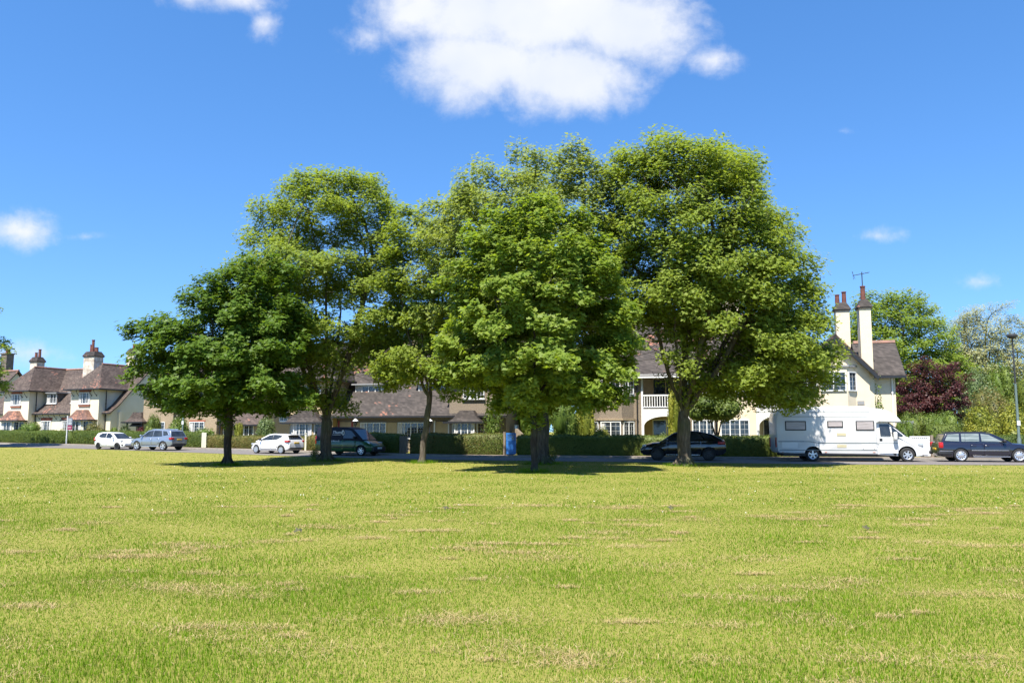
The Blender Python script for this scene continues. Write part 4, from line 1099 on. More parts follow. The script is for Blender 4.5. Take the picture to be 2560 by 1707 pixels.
shrub_px('sucker_growth', 'dark leafy suckers growing at the left foot of the forked maple trunk', 772, 800, 1120, 42.2, 'hedge', seed=41, lf=.06, n=800, dep=.3, rag=.34, core=.12, lumps=5)
shrub_px('sucker_growth', 'thin leafy suckers growing at the right foot of the knotted maple trunk', 1368, 1398, 1124, 38.4, 'hedge', seed=42, lf=.05, n=600, dep=.3, rag=.34, core=.12, lumps=5)
shrub_px('garden_shrub', 'dark bush added behind the blue gate to darken its spindle gaps', 1256, 1300, 1092, 49.6, 'bushdark', seed=43, lf=.09, n=1500, dep=.5)  # bush added as a dark backing, keeps bright walls out of the gate's gaps


# ------------------------------------------------------------------ vehicles (local x forward, y left, z up)
def cut(o, cutters, dark):
    """subtract wheel wells from a body mesh, dark inside"""
    me = o.data
    if len(me.materials) < 2: me.materials.append(dark)
    for (x, z, r, s, hw) in cutters:
        cm = MB().lathe([(0, s * hw * .55), (r, s * hw * .55), (r, s * hw * 1.3), (0, s * hw * 1.3)], 28, 'y')
        co = cm.build('wheel_well', dark, loc=(x, 0, z))
        md = o.modifiers.new('well', 'BOOLEAN'); md.operation = 'DIFFERENCE'; md.object = co; md.solver = 'EXACT'
        sv = o.matrix_world.copy(), o.parent; pl = o.parent; o.parent = None
        dg = bpy.context.evaluated_depsgraph_get(); nm = bpy.data.meshes.new_from_object(o.evaluated_get(dg), depsgraph=dg)
        o.modifiers.clear(); o.data = nm; o.parent = pl; bpy.data.objects.remove(co)
        if len(nm.materials) < 2: nm.materials.append(dark)
        for p in nm.polygons:
            c = p.center
            if math.hypot(c[0] - x, c[2] - z) < r * 1.005 and c[1] * s > hw * .5 and (abs(p.normal[1]) < .3 or abs(c[1]) < hw * .6): p.material_index = 1
    o.data.set_sharp_from_angle(angle=R(32))


def lerp_prof(pr, x):
    return float(np.interp(x, [p[0] for p in pr], [p[1] for p in pr]))


def wheel(par, x, y, r, wd, s, style, rimm, spokes=5, rr=.68, seed=0):
    """s=+1 left side, -1 right side"""
    o = MB().lathe([(r * rr, s * wd * .35), (r * rr, s * wd * .5), (r * .9, s * wd * .52), (r * .985, s * wd * .36), (r, s * wd * .2), (r, -s * wd * .3), (r * .95, -s * wd * .5), (r * .3, -s * wd * .5), (r * .3, s * wd * .1), (r * rr, s * wd * .1)], 32, 'y').build('wheel', M['tyre'], par, smooth=True, loc=(x, y, r))
    b = MB(); R_ = r * rr; yo = s * wd * .42
    b.lathe([(R_ * .88, yo), (R_ * 1.0, yo + s * .012), (R_ * 1.02, yo - s * .02), (R_ * .86, yo - s * .04)], 28, 'y')
    if style == 'spoke':
        b.lathe([(0, yo + s * .012), (R_ * .24, yo + s * .006), (R_ * .26, yo - s * .03)], 16, 'y')
        for i in range(spokes):
            a = 2 * math.pi * i / spokes + seed; c, q = math.cos(a), math.sin(a); wi, wo = R_ * .17, R_ * (.17 if spokes < 6 else .11)
            pts = [(c * R_ * .15 - q * wi, q * R_ * .15 + c * wi), (c * R_ * .92 - q * wo, q * R_ * .92 + c * wo), (c * R_ * .92 + q * wo, q * R_ * .92 - c * wo), (c * R_ * .15 + q * wi, q * R_ * .15 - c * wi)]
            b.prism(pts, yo - s * .035, yo + s * .002, 'y')
    else:                                                     # full cover with a ring of slots
        n = 10; b.lathe([(0, yo + s * .03), (R_ * .3, yo + s * .022), (R_ * .55, yo + s * .004), (R_ * .62, yo - s * .005)], 30, 'y'); b.lathe([(R_ * .82, yo - s * .004), (R_ * .9, yo + s * .002)], 30, 'y')
        for i in range(n):
            a0 = 2 * math.pi * (i + .22) / n; a1 = 2 * math.pi * (i + .78) / n
            pts = [(math.cos(a) * R_ * q, math.sin(a) * R_ * q) for a, q in ((a0, .6), (a0, .84), ((a0 + a1) / 2, .84), (a1, .84), (a1, .6), ((a0 + a1) / 2, .6))]; b.prism(pts, yo - s * .03, yo - s * .004, 'y')
    b.build('rim', rimm, o, smooth=True)
    MB().lathe([(0, 0), (R_ * .98, 0)], 24, 'y').build('dark_rim_back', M['trim'], o, loc=(0, s * wd * .16, 0))  # black disc added as a dark backing behind the spokes
    return o


def car(label, x, y, phi, S, cat='car', name='parked_car'):
    """S: sizes and outlines; phi the heading in degrees"""
    root = thing(name, label, cat, (x, y, gz(y) + .012), R(phi))
    rise = .012 * (1 if y > 44 else 0) * math.sin(R(phi)); root.rotation_euler = (0, -rise, R(phi)); root.scale = (S.get('sc', 1),) * 3
    L, W = S['L'], S['W']; hw = W / 2; top, bot = S['top'], S['bot']; pm = M[S['paint']]
    st = sorted(set([p[0] for p in top] + [p[0] for p in bot] + list(np.linspace(-L / 2, L / 2, 26))))
    def plan(x_):
        t = x_ / (L / 2); k = S.get('nose', .22) if t > 0 else S.get('tail', .13)
        return hw * (1 - k * abs(t) ** S.get('pw', 5))
    def sect(x_):
        zt, zb, w_ = lerp_prof(top, x_), lerp_prof(bot, x_), plan(x_); h_ = zt - zb
        return [(0, zt + .025), (w_ * .5, zt + .02), (w_ * .80, zt), (w_ * .93, zt - .06 * min(1, h_)), (w_ * .985, zt - .20 * h_), (w_, zb + .52 * h_), (w_ * .985, zb + .28 * h_), (w_ * .96, zb + .08 * h_), (w_ * .86, zb), (0, zb)]
    b = MB(); rings = []
    for x_ in st:
        hf = sect(x_); rings.append([(x_, p, z) for p, z in hf] + [(x_, -p, z) for p, z in hf[-2:0:-1]])
    k = len(rings[0])
    for A, B in zip(rings, rings[1:]):
        for i in range(k): b.face([A[i], A[(i + 1) % k], B[(i + 1) % k], B[i]])
    b.face(rings[0][::-1]); b.face(rings[-1])
    bd = b.build('body', [pm, M['trim']], root, smooth=True, sharp=32)
    wr = S['wr']; xf, xr = S['xf'], S['xr']
    cut(bd, [(q, wr, wr * S.get('arch', 1.14), s, hw) for q in (xf, xr) for s in (1, -1)], M['trim'])
    for q in (xf, xr):
        for s in (1, -1): wheel(root, q, s * (hw - .125), wr, .21, s, S.get('wstyle', 'spoke'), M[S.get('rim', 'alloy')], S.get('spokes', 5), S.get('rr', .68), q)
    # cabin
    G = S['cab']; zb = S['belt']; zr = max(p[1] for p in G); w0, w1 = hw * S.get('cw0', .93), hw * S.get('cw1', .70)
    def cy(z): return w0 + (w1 - w0) * max(0, (z - zb)) / (zr - zb)
    b = MB(); Lp = [(px, cy(pz), pz) for px, pz in G]; Rp = [(px, -cy(pz), pz) for px, pz in G]
    Lp = [(G[0][0], w0, zb - .12)] + Lp + [(G[-1][0], w0, zb - .12)]; Rp = [(p[0], -p[1], p[2]) for p in Lp]
    b.face(Lp); b.face(Rp[::-1])
    for i in range(len(Lp)): j = (i + 1) % len(Lp); b.face([Lp[i], Rp[i], Rp[j], Lp[j]])
    b.build('cabin', M[S.get('cabpaint', S['paint'])], root, smooth=True, bevel=.05, seg=3, sharp=40)
    gm = M[S.get('glass', 'carglass')]
    def pane(nm, p0, p1, i0, i1, mg):                         # across the car between two outline points
        (x0, z0), (x1, z1) = p0, p1; d = math.hypot(x1 - x0, z1 - z0); nx_, nz_ = (z1 - z0) / d, -(x1 - x0) / d
        if nz_ < 0: nx_, nz_ = -nx_, -nz_
        q = []
        for f in (i0, i1):
            xx, zz = x0 + (x1 - x0) * f, z0 + (z1 - z0) * f; q.append((xx + nx_ * .012, zz + nz_ * .012, cy(zz) - mg))
        b = MB(); b.face([(q[0][0], -q[0][2], q[0][1]), (q[0][0], q[0][2], q[0][1]), (q[1][0], q[1][2], q[1][1]), (q[1][0], -q[1][2], q[1][1])]); me_ = b.build(nm, M['carglass'], root)
        me_.modifiers.new('t', 'SOLIDIFY').thickness = .008
    pane('windscreen', G[0], G[1], .04, .93, .07)
    if S.get('rearglass', True): pane('rear_window', G[-1], G[-2], S.get('rg0', .10), .9, .09)
    for s in (1, -1):
        for poly in S['side']:
            b = MB(); b.face([(px, s * (cy(pz) + .006), pz) for px, pz in poly]); o = b.build('side_window', gm, root); md = o.modifiers.new('t', 'SOLIDIFY'); md.thickness = .008; md.offset = 0
    def side_y(x_, z):
        hf = sect(x_)[2:8]; zs_ = [p[1] for p in hf][::-1]; ys_ = [p[0] for p in hf][::-1]; return float(np.interp(z, zs_, ys_))
    for s in (1, -1):
        for (xa, xb) in S['doors']:
            b = MB(); n1_, n2_ = 9, 8
            xs_ = np.linspace(xa, xb, n1_)
            for i in range(n1_ - 1):
                for j in range(n2_ - 1):
                    q = []
                    for ii, jj in ((i, j), (i + 1, j), (i + 1, j + 1), (i, j + 1)):
                        xx = xs_[ii]; z0, z1 = lerp_prof(bot, xx) + .10, lerp_prof(top, xx) - .075; zz = z0 + (z1 - z0) * jj / (n2_ - 1)
                        q.append((xx, zz))
                    if any(math.hypot(xx - c, zz - wr) < wr * S.get('arch', 1.14) + .02 for xx, zz in q for c in (xf, xr)): continue
                    b.face([(xx, s * (side_y(xx, zz) + .005), zz) for xx, zz in q])
            d_ = b.build('door', pm, root, smooth=True); md = d_.modifiers.new('t', 'SOLIDIFY'); md.thickness = .006; md.offset = 0
            zz = S['belt'] - .14; xx = xa + .16; MB().box(xx - .09, xx + .09, s * (side_y(xx, zz) + .012) - .02, s * (side_y(xx, zz) + .012) + .02, zz - .016, zz + .016).build('handle', M[S.get('handle', S['paint'])], d_, bevel=.008)
        mxp, mz = S['mirror']
        MB().box(-.07, .07, -.11, .11, -.075, .075).build('wing_mirror', M[S.get('mirrorpaint', S['paint'])], root, smooth=True, bevel=.05, seg=3, loc=(mxp, s * (hw + .07), mz))
    for (nm, m, x0, x1, y0, y1, z0, z1, sym) in S['bits']:
        for s in ((1, -1) if sym else (1,)): MB().box(x0, x1, *sorted((s * y0, s * y1)), z0, z1).build(nm, M[m], root, smooth=True, bevel=min(.03, (x1 - x0) * .3, abs(y1 - y0) * .3, (z1 - z0) * .3))
    return root


# white hatchback facing right
car('small white hatchback parked nose to nose with the silver car, dark grille facing the green', -29.2, 60.8, -25, dict(sc=.84,
    L=3.68, W=1.66, paint='pwhite', wr=.285, xf=1.13, xr=-1.22, belt=.93, nose=.30, tail=.2, pw=4, spokes=8, rim='alloydark', rr=.66,
    top=[(-1.84, .72), (-1.80, .92), (-1.6, .98), (.75, .92), (1.35, .82), (1.70, .68), (1.84, .50)], bot=[(-1.84, .42), (-1.7, .26), (-1.4, .19), (1.5, .19), (1.75, .22), (1.84, .36)],
    cab=[(1.05, .90), (.28, 1.40), (-.3, 1.49), (-1.1, 1.46), (-1.52, 1.38), (-1.76, .95)],
    side=[[(.72, .97), (.12, 1.36), (-.28, 1.41), (-.30, .99)], [(-.38, 1.0), (-.36, 1.41), (-.95, 1.38), (-1.28, 1.16), (-1.05, 1.04)]], doors=[(-.20, .78), (-.98, -.22)], mirror=(.70, 1.0),
    bits=[('grille', 'trim', 1.66, 1.835, -.46, .46, .28, .50, 0), ('number_plate', 'platewhite', 1.80, 1.85, -.26, .26, .36, .46, 0), ('headlight', 'lampclear', 1.36, 1.60, .48, .73, .64, .80, 1), ('tail_light', 'lampred', -1.84, -1.62, .58, .76, .72, 1.0, 1), ('fog_light', 'trim', 1.52, 1.70, .56, .70, .34, .46, 1)]))
# silver-blue off-road car facing left
car('silver blue off-road estate car seen from behind at an angle, beside the small white hatchback', -25.25, 58.9, 158, dict(sc=.85,
    L=4.6, W=1.9, paint='psilver', wr=.375, xf=1.42, xr=-1.42, belt=1.08, nose=.24, tail=.14, pw=5, spokes=5, rr=.70, arch=1.12,
    top=[(-2.3, .86), (-2.26, 1.08), (-2.0, 1.13), (.9, 1.05), (1.7, .98), (2.15, .84), (2.3, .62)], bot=[(-2.3, .50), (-2.1, .36), (-1.8, .30), (1.8, .30), (2.15, .34), (2.3, .46)],
    cab=[(1.18, 1.04), (.42, 1.62), (-.2, 1.74), (-1.4, 1.72), (-1.95, 1.62), (-2.2, 1.12)],
    side=[[(.92, 1.13), (.30, 1.57), (-.18, 1.63), (-.2, 1.14)], [(-.28, 1.14), (-.26, 1.63), (-1.05, 1.61), (-1.22, 1.18)], [(-1.36, 1.22), (-1.2, 1.60), (-1.62, 1.56), (-1.85, 1.3)]], doors=[(-.16, .88), (-1.0, -.2)], mirror=(.88, 1.2), glass='carglass',
    bits=[('tail_light', 'lampred', -2.31, -2.02, .58, .92, .88, 1.06, 1), ('number_plate', 'plateyellow', -2.325, -2.26, -.27, .27, .84, .95, 0), ('bumper_strip', 'chrome', -2.335, -2.26, -.62, .62, .64, .68, 0), ('lower_bumper', 'trim', -2.32, -2.1, -.75, .75, .40, .56, 0), ('sill', 'chrome', -.95, .95, .86, .945, .30, .36, 1), ('roof_rail', 'chrome', -1.5, .1, .60, .64, 1.72, 1.76, 1), ('headlight', 'lampclear', 1.95, 2.2, .6, .86, .78, .94, 1)]))
# white sloping hatchback facing left
car('white sloping hatchback seen from behind, beside the low bronze hedge', -15.1, 53.0, 151, dict(sc=.86,
    L=3.95, W=1.74, paint='pwhite', wr=.31, xf=1.26, xr=-1.24, belt=.95, nose=.28, tail=.16, pw=4.5, spokes=10, rr=.72, cw1=.68,
    top=[(-1.98, .78), (-1.93, .96), (-1.6, 1.02), (.8, .93), (1.35, .82), (1.8, .64), (1.98, .46)], bot=[(-1.98, .42), (-1.8, .28), (-1.5, .20), (1.5, .19), (1.85, .24), (1.98, .36)],
    cab=[(1.38, .86), (.20, 1.39), (-.35, 1.46), (-1.2, 1.42), (-1.62, 1.33), (-1.90, 1.0)],
    side=[[(.86, .99), (.10, 1.33), (-.30, 1.385), (-.32, 1.02)], [(-.35, 1.02), (-.33, 1.385), (-.95, 1.36), (-1.25, 1.27), (-.75, 1.06)]], doors=[(-.22, .82), (-.90, -.25)], mirror=(.78, 1.02), mirrorpaint='trim',
    bits=[('tail_light', 'lampred', -1.96, -1.56, .60, .855, .84, .97, 1), ('number_plate', 'plateyellow', -2.005, -1.95, -.26, .26, .74, .85, 0), ('diffuser', 'trim', -1.995, -1.8, -.66, .66, .33, .46, 0), ('spoiler', 'pwhite', -1.86, -1.5, -.56, .56, 1.34, 1.385, 0), ('headlight', 'lampclear', 1.6, 1.85, .5, .76, .6, .74, 1)]))
# black coupe-backed off-road car facing left
car('black sloping off-road car behind the trunk of the largest maple', 8.95, 43.3, 168, dict(sc=.95,
    L=4.55, W=1.88, paint='pblack', wr=.36, xf=1.36, xr=-1.38, belt=1.0, nose=.24, tail=.16, pw=5, rim='alloydark', spokes=5, rr=.72, arch=1.1,
    top=[(-2.27, .90), (-2.2, 1.11), (-1.9, 1.15), (.9, 1.03), (1.6, .96), (2.1, .83), (2.27, .62)], bot=[(-2.27, .48), (-2.1, .34), (-1.8, .27), (1.8, .27), (2.1, .30), (2.27, .44)],
    cab=[(1.25, .98), (.45, 1.50), (-.2, 1.62), (-.85, 1.59), (-1.55, 1.43), (-2.12, 1.14)], rg0=.2,
    side=[[(.95, 1.08), (.32, 1.47), (-.18, 1.54), (-.2, 1.10)], [(-.28, 1.10), (-.26, 1.54), (-.84, 1.51), (-1.1, 1.17)], [(-1.18, 1.19), (-.93, 1.49), (-1.36, 1.40), (-1.58, 1.26)]], doors=[(-.16, .85), (-.98, -.2)], mirror=(.82, 1.12),
    bits=[('tail_light', 'lampred', -2.24, -1.86, .66, .90, .88, 1.04, 1), ('sill', 'chrome', -.9, .9, .86, .925, .30, .335, 1), ('window_trim', 'chrome', -1.3, .9, .885, .90, 1.015, 1.03, 1), ('headlight', 'lampclear', 1.95, 2.16, .58, .84, .74, .86, 1), ('number_plate', 'plateyellow', -2.29, -2.24, -.26, .26, .66, .77, 0)]))
# navy estate car facing right
car('dark navy estate car with silver wheel covers at the right edge', 23.65, 41.45, -12.5, dict(sc=1.02,
    L=4.42, W=1.74, paint='pnavy', wr=.325, xf=1.30, xr=-1.25, belt=.90, nose=.22, tail=.10, pw=5, wstyle='cover', rr=.70, arch=1.10, glass='vwglass', cw1=.74,
    top=[(-2.21, .70), (-2.17, .90), (-2.0, .945), (.9, .92), (1.5, .86), (2.0, .74), (2.21, .54)], bot=[(-2.21, .40), (-2.05, .26), (-1.8, .21), (1.75, .20), (2.08, .24), (2.21, .36)],
    cab=[(1.05, .90), (.18, 1.37), (-.35, 1.44), (-1.5, 1.42), (-1.86, 1.36), (-2.10, .93)],
    side=[[(.62, .97), (.04, 1.31), (-.30, 1.36), (-.30, .98)], [(-.40, .98), (-.38, 1.36), (-.99, 1.36), (-1.02, .98)], [(-1.03, .98), (-1.0, 1.36), (-1.17, 1.355), (-1.19, .98)], [(-1.29, .98), (-1.26, 1.35), (-1.76, 1.32), (-1.93, 1.02)]], doors=[(-.24, .90), (-.82, -.27)], mirror=(.66, 1.0), mirrorpaint='trim',
    bits=[('tail_light', 'lampred', -2.21, -2.02, .62, .86, .66, .94, 1), ('side_moulding', 'alloy', -.78, .85, .86, .885, .545, .565, 1), ('sill', 'alloy', -.72, .9, .85, .885, .245, .27, 1), ('bumper', 'trim', -2.26, -1.65, .60, .845, .34, .50, 1), ('bumper_trim', 'alloy', -2.2, -1.62, .80, .862, .515, .53, 1), ('number_plate', 'plateyellow', -2.235, -2.19, -.26, .26, .56, .67, 0), ('roof_rail', 'trim', -1.7, .15, .60, .63, 1.42, 1.455, 1), ('headlight', 'lampclear', 1.9, 2.12, .5, .76, .58, .76, 1)]))
# dark green van facing right
van = car('dark green van with white lettering, half hidden by the forked maple trunk', -9.75, 49.9, -22, dict(sc=.95,
    L=4.2, W=1.76, paint='pgreen', wr=.315, xf=1.28, xr=-1.35, belt=1.02, nose=.24, tail=.06, pw=5, spokes=6, rr=.66, arch=1.16, cabpaint='pindigo', cw0=.96, cw1=.82,
    top=[(-2.1, 1.0), (-2.08, 1.05), (.95, 1.03), (1.5, .92), (1.95, .76), (2.1, .60)], bot=[(-2.1, .42), (-2.0, .28), (-1.7, .24), (1.7, .22), (2.0, .26), (2.1, .36)],
    cab=[(1.42, .96), (.58, 1.66), (.1, 1.78), (-1.7, 1.78), (-2.02, 1.74), (-2.09, 1.05)],
    side=[[(1.05, 1.07), (.52, 1.55), (.0, 1.60), (-.02, 1.08)]], doors=[(-.1, .92)], mirror=(.86, 1.14), mirrorpaint='trim', handle='trim',
    bits=[('front_bumper', 'trim', 1.70, 2.14, -.70, .70, .26, .56, 0), ('number_plate', 'platewhite', 2.12, 2.15, -.26, .26, .42, .53, 0), ('headlight', 'lampclear', 1.58, 1.88, .46, .74, .68, .86, 1), ('side_moulding', 'trim', -1.0, .95, .86, .892, .50, .56, 1), ('tail_light', 'lampred', -2.12, -2.0, .66, .84, .7, 1.2, 1), ('badge', 'chrome', 2.09, 2.125, -.05, .05, .62, .70, 0)]), cat='van', name='parked_van')


def lettering(par, txt, size, loc, rot, m, shear=0, name='lettering'):
    cu = bpy.data.curves.new(name, 'FONT'); cu.body = txt; cu.size = size; cu.extrude = .003; cu.shear = shear; cu.offset = size * .012
    t = bpy.data.objects.new('tmp', cu); C.objects.link(t); dg = bpy.context.evaluated_depsgraph_get(); me = bpy.data.meshes.new_from_object(t.evaluated_get(dg)); bpy.data.objects.remove(t)
    me.materials.clear(); me.materials.append(m); o = bpy.data.objects.new(name, me); C.objects.link(o); o.parent = par; o.location = loc; o.rotation_euler = rot; return o


lettering(van, 'Thumb', .27, (-.86, -.812, 1.36), (R(76), 0, 0), M['white'], .2)
lettering(van, 'thumb.co.uk', .15, (-1.0, -.897, .86), (R(90), 0, 0), M['white'], 0)
b = MB(); b.box(-.83, -.23, -.835, -.828, 1.275, 1.30); b.build('underline', M['platewhite'], van)
b = MB()                                                     # drop-shaped ring beside the word
for i in range(20):
    a0, a1 = 2 * math.pi * i / 20, 2 * math.pi * (i + 1) / 20
    def dp(a, r): return (-.05 + r * .10 * math.sin(a), -.782 - .045, 1.40 + r * (.13 * -math.cos(a) + (.06 if math.cos(a) < -.8 else 0)))
    b.face([dp(a0, 1), dp(a1, 1), dp(a1, .62), dp(a0, .62)])
o = b.build('emblem', M['white'], van); o.modifiers.new('t', 'SOLIDIFY').thickness = .006

# ---- motorhome
mh = thing('motorhome', 'white coachbuilt motorhome with overcab roof parked in front of the cream house', 'motorhome', (17.0, 42.2, .012), R(-8))
HB = 1.08
coach = [(-3.42, .42), (-3.52, .62), (-3.54, 2.1), (-3.46, 2.45), (-3.32, 2.58), (-3.0, 2.62), (1.05, 2.65), (1.50, 2.62), (1.90, 2.50), (2.22, 2.30), (2.44, 2.06), (2.48, 1.98), (2.36, 1.94), (1.42, 1.95), (1.30, 1.90), (1.30, .36), (-1.2, .38), (-2.6, .40)]
o = MB().prism(coach, -HB, HB, 'y').build('coach_body', [M['coach'], M['trim']], mh, smooth=True, bevel=.06, seg=3, sharp=40)
cut(o, [(-1.78, .33, .43, s, HB) for s in (1, -1)], M['trim'])
cabp = [(1.25, .34), (1.25, 1.97), (1.86, 1.97), (2.70, 1.24), (3.02, 1.14), (3.45, .90), (3.62, .70), (3.66, .40), (3.58, .28), (2.9, .24)]
b = MB(); 
def cw_(x, z): return (1.0 if x < 2.4 else 1.0 - .16 * ((x - 2.4) / 1.08) ** 2) - max(0, z - 1.1) * .12
Lq = [(x, cw_(x, z), z) for x, z in cabp]; Rq = [(p[0], -p[1], p[2]) for p in Lq]; b.face(Lq); b.face(Rq[::-1])
for i in range(len(Lq)): j = (i + 1) % len(Lq); b.face([Lq[i], Rq[i], Rq[j], Lq[j]])
o = b.build('cab', [M['coach'], M['trim']], mh, smooth=True, bevel=.07, seg=3, sharp=40); cut(o, [(2.72, .34, .44, s, 1.0) for s in (1, -1)], M['trim'])
for xw in (-1.78, 2.72):
    for s in (1, -1): wheel(mh, xw, s * .88, .345, .22, s, 'spoke', M['alloy'], 6 if xw > 0 else 5, .64, .3)
MB().box(-3.2, 2.2, -.95, .95, .27, .42).build('chassis', M['trim'], mh)
b = MB(); b.face([(1.90, -.84, 1.94), (1.90, .84, 1.94), (2.70, .90, 1.255), (2.70, -.90, 1.255)]); o = b.build('windscreen', M['carglass'], mh, loc=(.03, 0, .02)); o.modifiers.new('t', 'SOLIDIFY').thickness = .01
for s in (1, -1):
    def sd(x, z, e=.01): return (x, s * (cw_(x, z) + e), z)
    for poly in ([(1.46, 1.86), (1.92, 1.86), (1.98, 1.29), (1.48, 1.29)], [(2.01, 1.77), (2.55, 1.30), (2.50, 1.22), (2.05, 1.26)]):
        b = MB(); b.face([sd(*p) for p in poly]); o = b.build('side_window', M['carglass'], mh); md = o.modifiers.new('t', 'SOLIDIFY'); md.thickness = .012; md.offset = 0
    def pl(nm, m, x0, x1, z0, z1, y=HB, t=.014, par=mh, bv=0): return MB().box(x0, x1, *sorted((s * (y - .01), s * (y + t))), z0, z1).build(nm, M[m], par, bevel=bv)
    d_ = pl('cab_door', 'coach', 1.40, 2.28, .42, 1.22, .995, .012); pl('handle', 'trim', 1.42, 1.56, 1.02, 1.15, 1.006, .018, d_, .01)
    for x0, x1, z0, z1 in ((-3.10, -2.08, 1.54, 2.02), (-1.06, -.30, 1.68, 2.02), (.30, 1.18, 1.54, 2.02)):
        f_ = pl('window', 'trim', x0, x1, z0, z1, HB, .022, mh, .008); pl('blind', 'blind', x0 + .05, x1 - .05, z0 + .06, z1 - .05, HB + .014, .014, f_)
    for z0, z1 in ((1.27, 1.42), (.70, .84)): pl('fridge_vent', 'beige', -.62, -.18, z0, z1)
    l_ = pl('locker_door', 'coach', .52, 1.22, .60, .84, HB, .016); pl('latch', 'trim', .60, .63, .625, .66, HB + .01, .016, l_); pl('latch', 'trim', 1.11, 1.14, .625, .66, HB + .01, .016, l_)
    pl('locker_door', 'coach', -3.30, -2.52, .66, .96, HB, .014)
    pl('skirt_line', 'stripe', -3.4, 1.28, .55, .585, HB, .006); pl('waist_stripe', 'stripe', -1.5, 1.30, .895, .94, HB, .006); pl('waist_stripe', 'stripe', -3.45, -2.2, .975, 1.015, HB, .006)
    b = MB(); b.face([(-2.2, s * (HB + .006), .985), (-1.95, s * (HB + .006), .975), (-1.5, s * (HB + .006), .90), (-1.5, s * (HB + .006), .93), (-1.92, s * (HB + .006), 1.005), (-2.2, s * (HB + .006), 1.01)]); b.build('waist_stripe', M['stripe'], mh)
    pl('waist_stripe', 'stripe', 1.32, 2.30, .90, .925, 1.0, .009); pl('roof_groove', 'stripe', -3.2, .9, 2.22, 2.245, HB, .006); pl('roof_groove', 'stripe', -3.3, 1.0, 2.44, 2.46, HB, .006)
    for x in (-3.25, -1.18, 1.12): pl('marker_lamp', 'amber', x - .05, x + .05, .45, .475, HB, .02)
    MB().box(-.09, .09, -.10, .10, -.20, .20).build('wing_mirror', M['coach'], mh, smooth=True, bevel=.06, seg=3, loc=(2.12, s * 1.20, 1.27)); MB().box(2.215, 2.24, *sorted((s * 1.13, s * 1.27)), 1.10, 1.40).build('mirror_face', M['trim'], mh)
    MB().box(3.16, 3.52, *sorted((s * .60, s * .88)), .76, .93).build('headlight', M['lampclear'], mh, smooth=True, bevel=.04); MB().box(-3.56, -3.48, *sorted((s * .8, s * 1.02)), .7, 1.2).build('tail_light', M['lampred'], mh, bevel=.02)
MB().box(3.46, 3.72, -.9, .9, .30, .52).build('front_bumper', M['coach'], mh, smooth=True, bevel=.06, seg=3)
b = MB()
for s in (-.85, .85): b.tube([(-2.9, s, 2.60), (-2.8, s, 2.70), (.85, s, 2.73), (1.05, s, 2.64)], .025, 6)
b.box(.2, .7, -.3, .3, 2.62, 2.72); b.box(-2.2, -1.7, -.3, .3, 2.62, 2.72); b.build('roof_rack', M['coach'], mh)


# ------------------------------------------------------------------ grass on the green
rng = np.random.default_rng(99)


def kerb_y(x): return np.interp(x, [p.x for p in KL], [p.y for p in KL])


def scatter(n, y0, y1, power=1.0):
    y = y0 + (y1 - y0) * rng.random(n) ** power; x = (rng.random(n) * 2 - 1) * (y * .66 + 1.2); k = y < kerb_y(x) - .05; return x[k], y[k]


def patch(x, y):                       # slow variation over the green
    return np.sin(x * .9 + 1.3 * np.sin(y * .7)) * np.sin(y * 1.1 + .8 * np.sin(x * .6)) * .5 + .5


def blades(x, y, hgt, wid, lean=.5):
    n = len(x); a = rng.random(n) * 2 * math.pi; l = rng.random(n) * lean * hgt; z = gz_arr(y)
    d = np.stack([np.cos(a), np.sin(a)], 1); s = np.stack([-d[:, 1], d[:, 0]], 1) * wid[:, None] * .5
    b0 = np.stack([x, y, z], 1); V = np.empty((n, 3, 3)); V[:, 0] = b0; V[:, 1] = b0; V[:, 0, :2] += s; V[:, 1, :2] -= s; V[:, 2] = b0; V[:, 2, :2] += d * l[:, None]; V[:, 2, 2] += hgt
    return V.reshape(-1, 3), np.arange(n * 3).reshape(-1, 3)


def gz_arr(y): return .012 * np.clip(y - 44, 0, 45)


VV = []
for n, y0, y1, h, wd in ((260000, 4.3, 9, .034, .0045), (200000, 9, 17, .034, .007), (140000, 17, 30, .034, .013), (90000, 30, 62, .036, .022)):
    x, y = scatter(n, y0, y1); p = patch(x * 1.7, y * 1.4); hh = h * (.45 + .75 * p) * rng.uniform(.5, 1.35, len(x)); VV.append(blades(x, y, hh, wd * rng.uniform(.6, 1.3, len(x)), .9)[0])
for u, v, tr in ((570, 1163, .3), (815, 1152, .5), (1055, 1157, .28), (1335, 1180, .25), (1357, 1160, .5), (1710, 1164, .5)):
    d = ray(u, v); t = -EYE / d[2]; k = 700; a = rng.random(k) * 2 * math.pi; q = tr + np.abs(rng.normal(size=k)) * .22      # longer grass the mower misses
    VV.append(blades(d[0] * t + np.cos(a) * q, d[1] * t + np.sin(a) * q, rng.uniform(.05, .20, k), np.full(k, .014), .7)[0])
V = np.concatenate(VV); stuff(npmesh('grass', V, np.arange(len(V)).reshape(-1, 3), M['blade']))['label'] = 'short mown grass of the green'
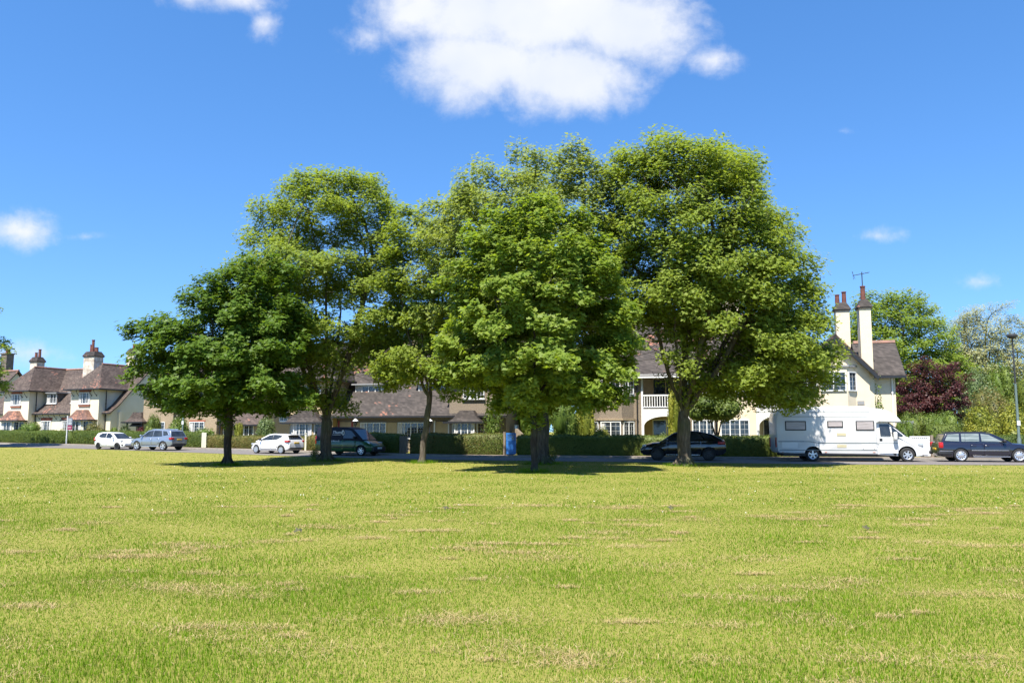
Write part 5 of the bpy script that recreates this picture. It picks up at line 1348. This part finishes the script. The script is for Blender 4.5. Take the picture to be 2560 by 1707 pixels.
# dry clippings lying in drifts
cx, cyy = scatter(190, 4.3, 17, 1.0); X_ = []; Y2 = []
for a, b_ in zip(cx, cyy):
    sc = rng.uniform(.06, .34); k = int(rng.uniform(500, 2200) * sc); el = rng.uniform(.25, .6); X_.append(a + rng.normal(size=k) * sc); Y2.append(b_ + rng.normal(size=k) * sc * el)
x, y = np.concatenate(X_), np.concatenate(Y2); e = scatter(9000, 4.3, 16); x = np.concatenate([x, e[0]]); y = np.concatenate([y, e[1]]); n = len(x)
a = rng.random(n) * 2 * math.pi; l = rng.uniform(.015, .075, n); wd = .0010 + y * .0002; d = np.stack([np.cos(a), np.sin(a)], 1); s = np.stack([-d[:, 1], d[:, 0]], 1) * wd[:, None]
z = rng.uniform(.010, .032, n); V = np.empty((n, 4, 3)); tl = rng.normal(size=n) * .010
for i, (f, g_) in enumerate(((-1, -1), (1, -1), (1, 1), (-1, 1))): V[:, i, :2] = np.stack([x, y], 1) + d * (l * f / 2)[:, None] + s * g_ * .5; V[:, i, 2] = z + f * tl
stuff(npmesh('dry_clippings', V.reshape(-1, 3), np.arange(n * 4).reshape(-1, 4), M['straw']))['label'] = 'dry pale grass clippings lying on the green'
x, y = scatter(420, 15, 44); n = len(x); pos = np.stack([x, y, gz_arr(y) + .05], 1); V, F = leaves(pos, np.array((0, -.5, 1)) + rng.normal(size=(n, 3)) * .3, rng.uniform(.018, .034, n), 'oval')
stuff(npmesh('daisies', V, F, M['daisy']))['label'] = 'scattered white daisies on the green'
for u, v, lab in ((742, 1332, 'dark fallen leaf standing upright on the lawn left of the middle'), (2165, 1325, 'dark fallen leaf sprig lying on the lawn toward the right'), (1113, 1275, 'small dark fallen leaf on the lawn below the slim tree'), (1675, 1274, 'small dark fallen leaf on the lawn below the largest maple')):
    d = ray(u, v); t = -EYE / d[2]; x, y = d[0] * t, d[1] * t
    pos = np.array([[0, 0, .05], [.05, .02, .04]]); V, F = leaves(pos, np.array([[0, -.8, .6], [.4, -.5, .7]]), np.array([.085, .06]), 'maple')
    o = npmesh('fallen_leaf', V, F, M['deadleaf']); o.location = (x, y, 0); tag(o, lab, 'leaf', 'fallen leaves on the green')
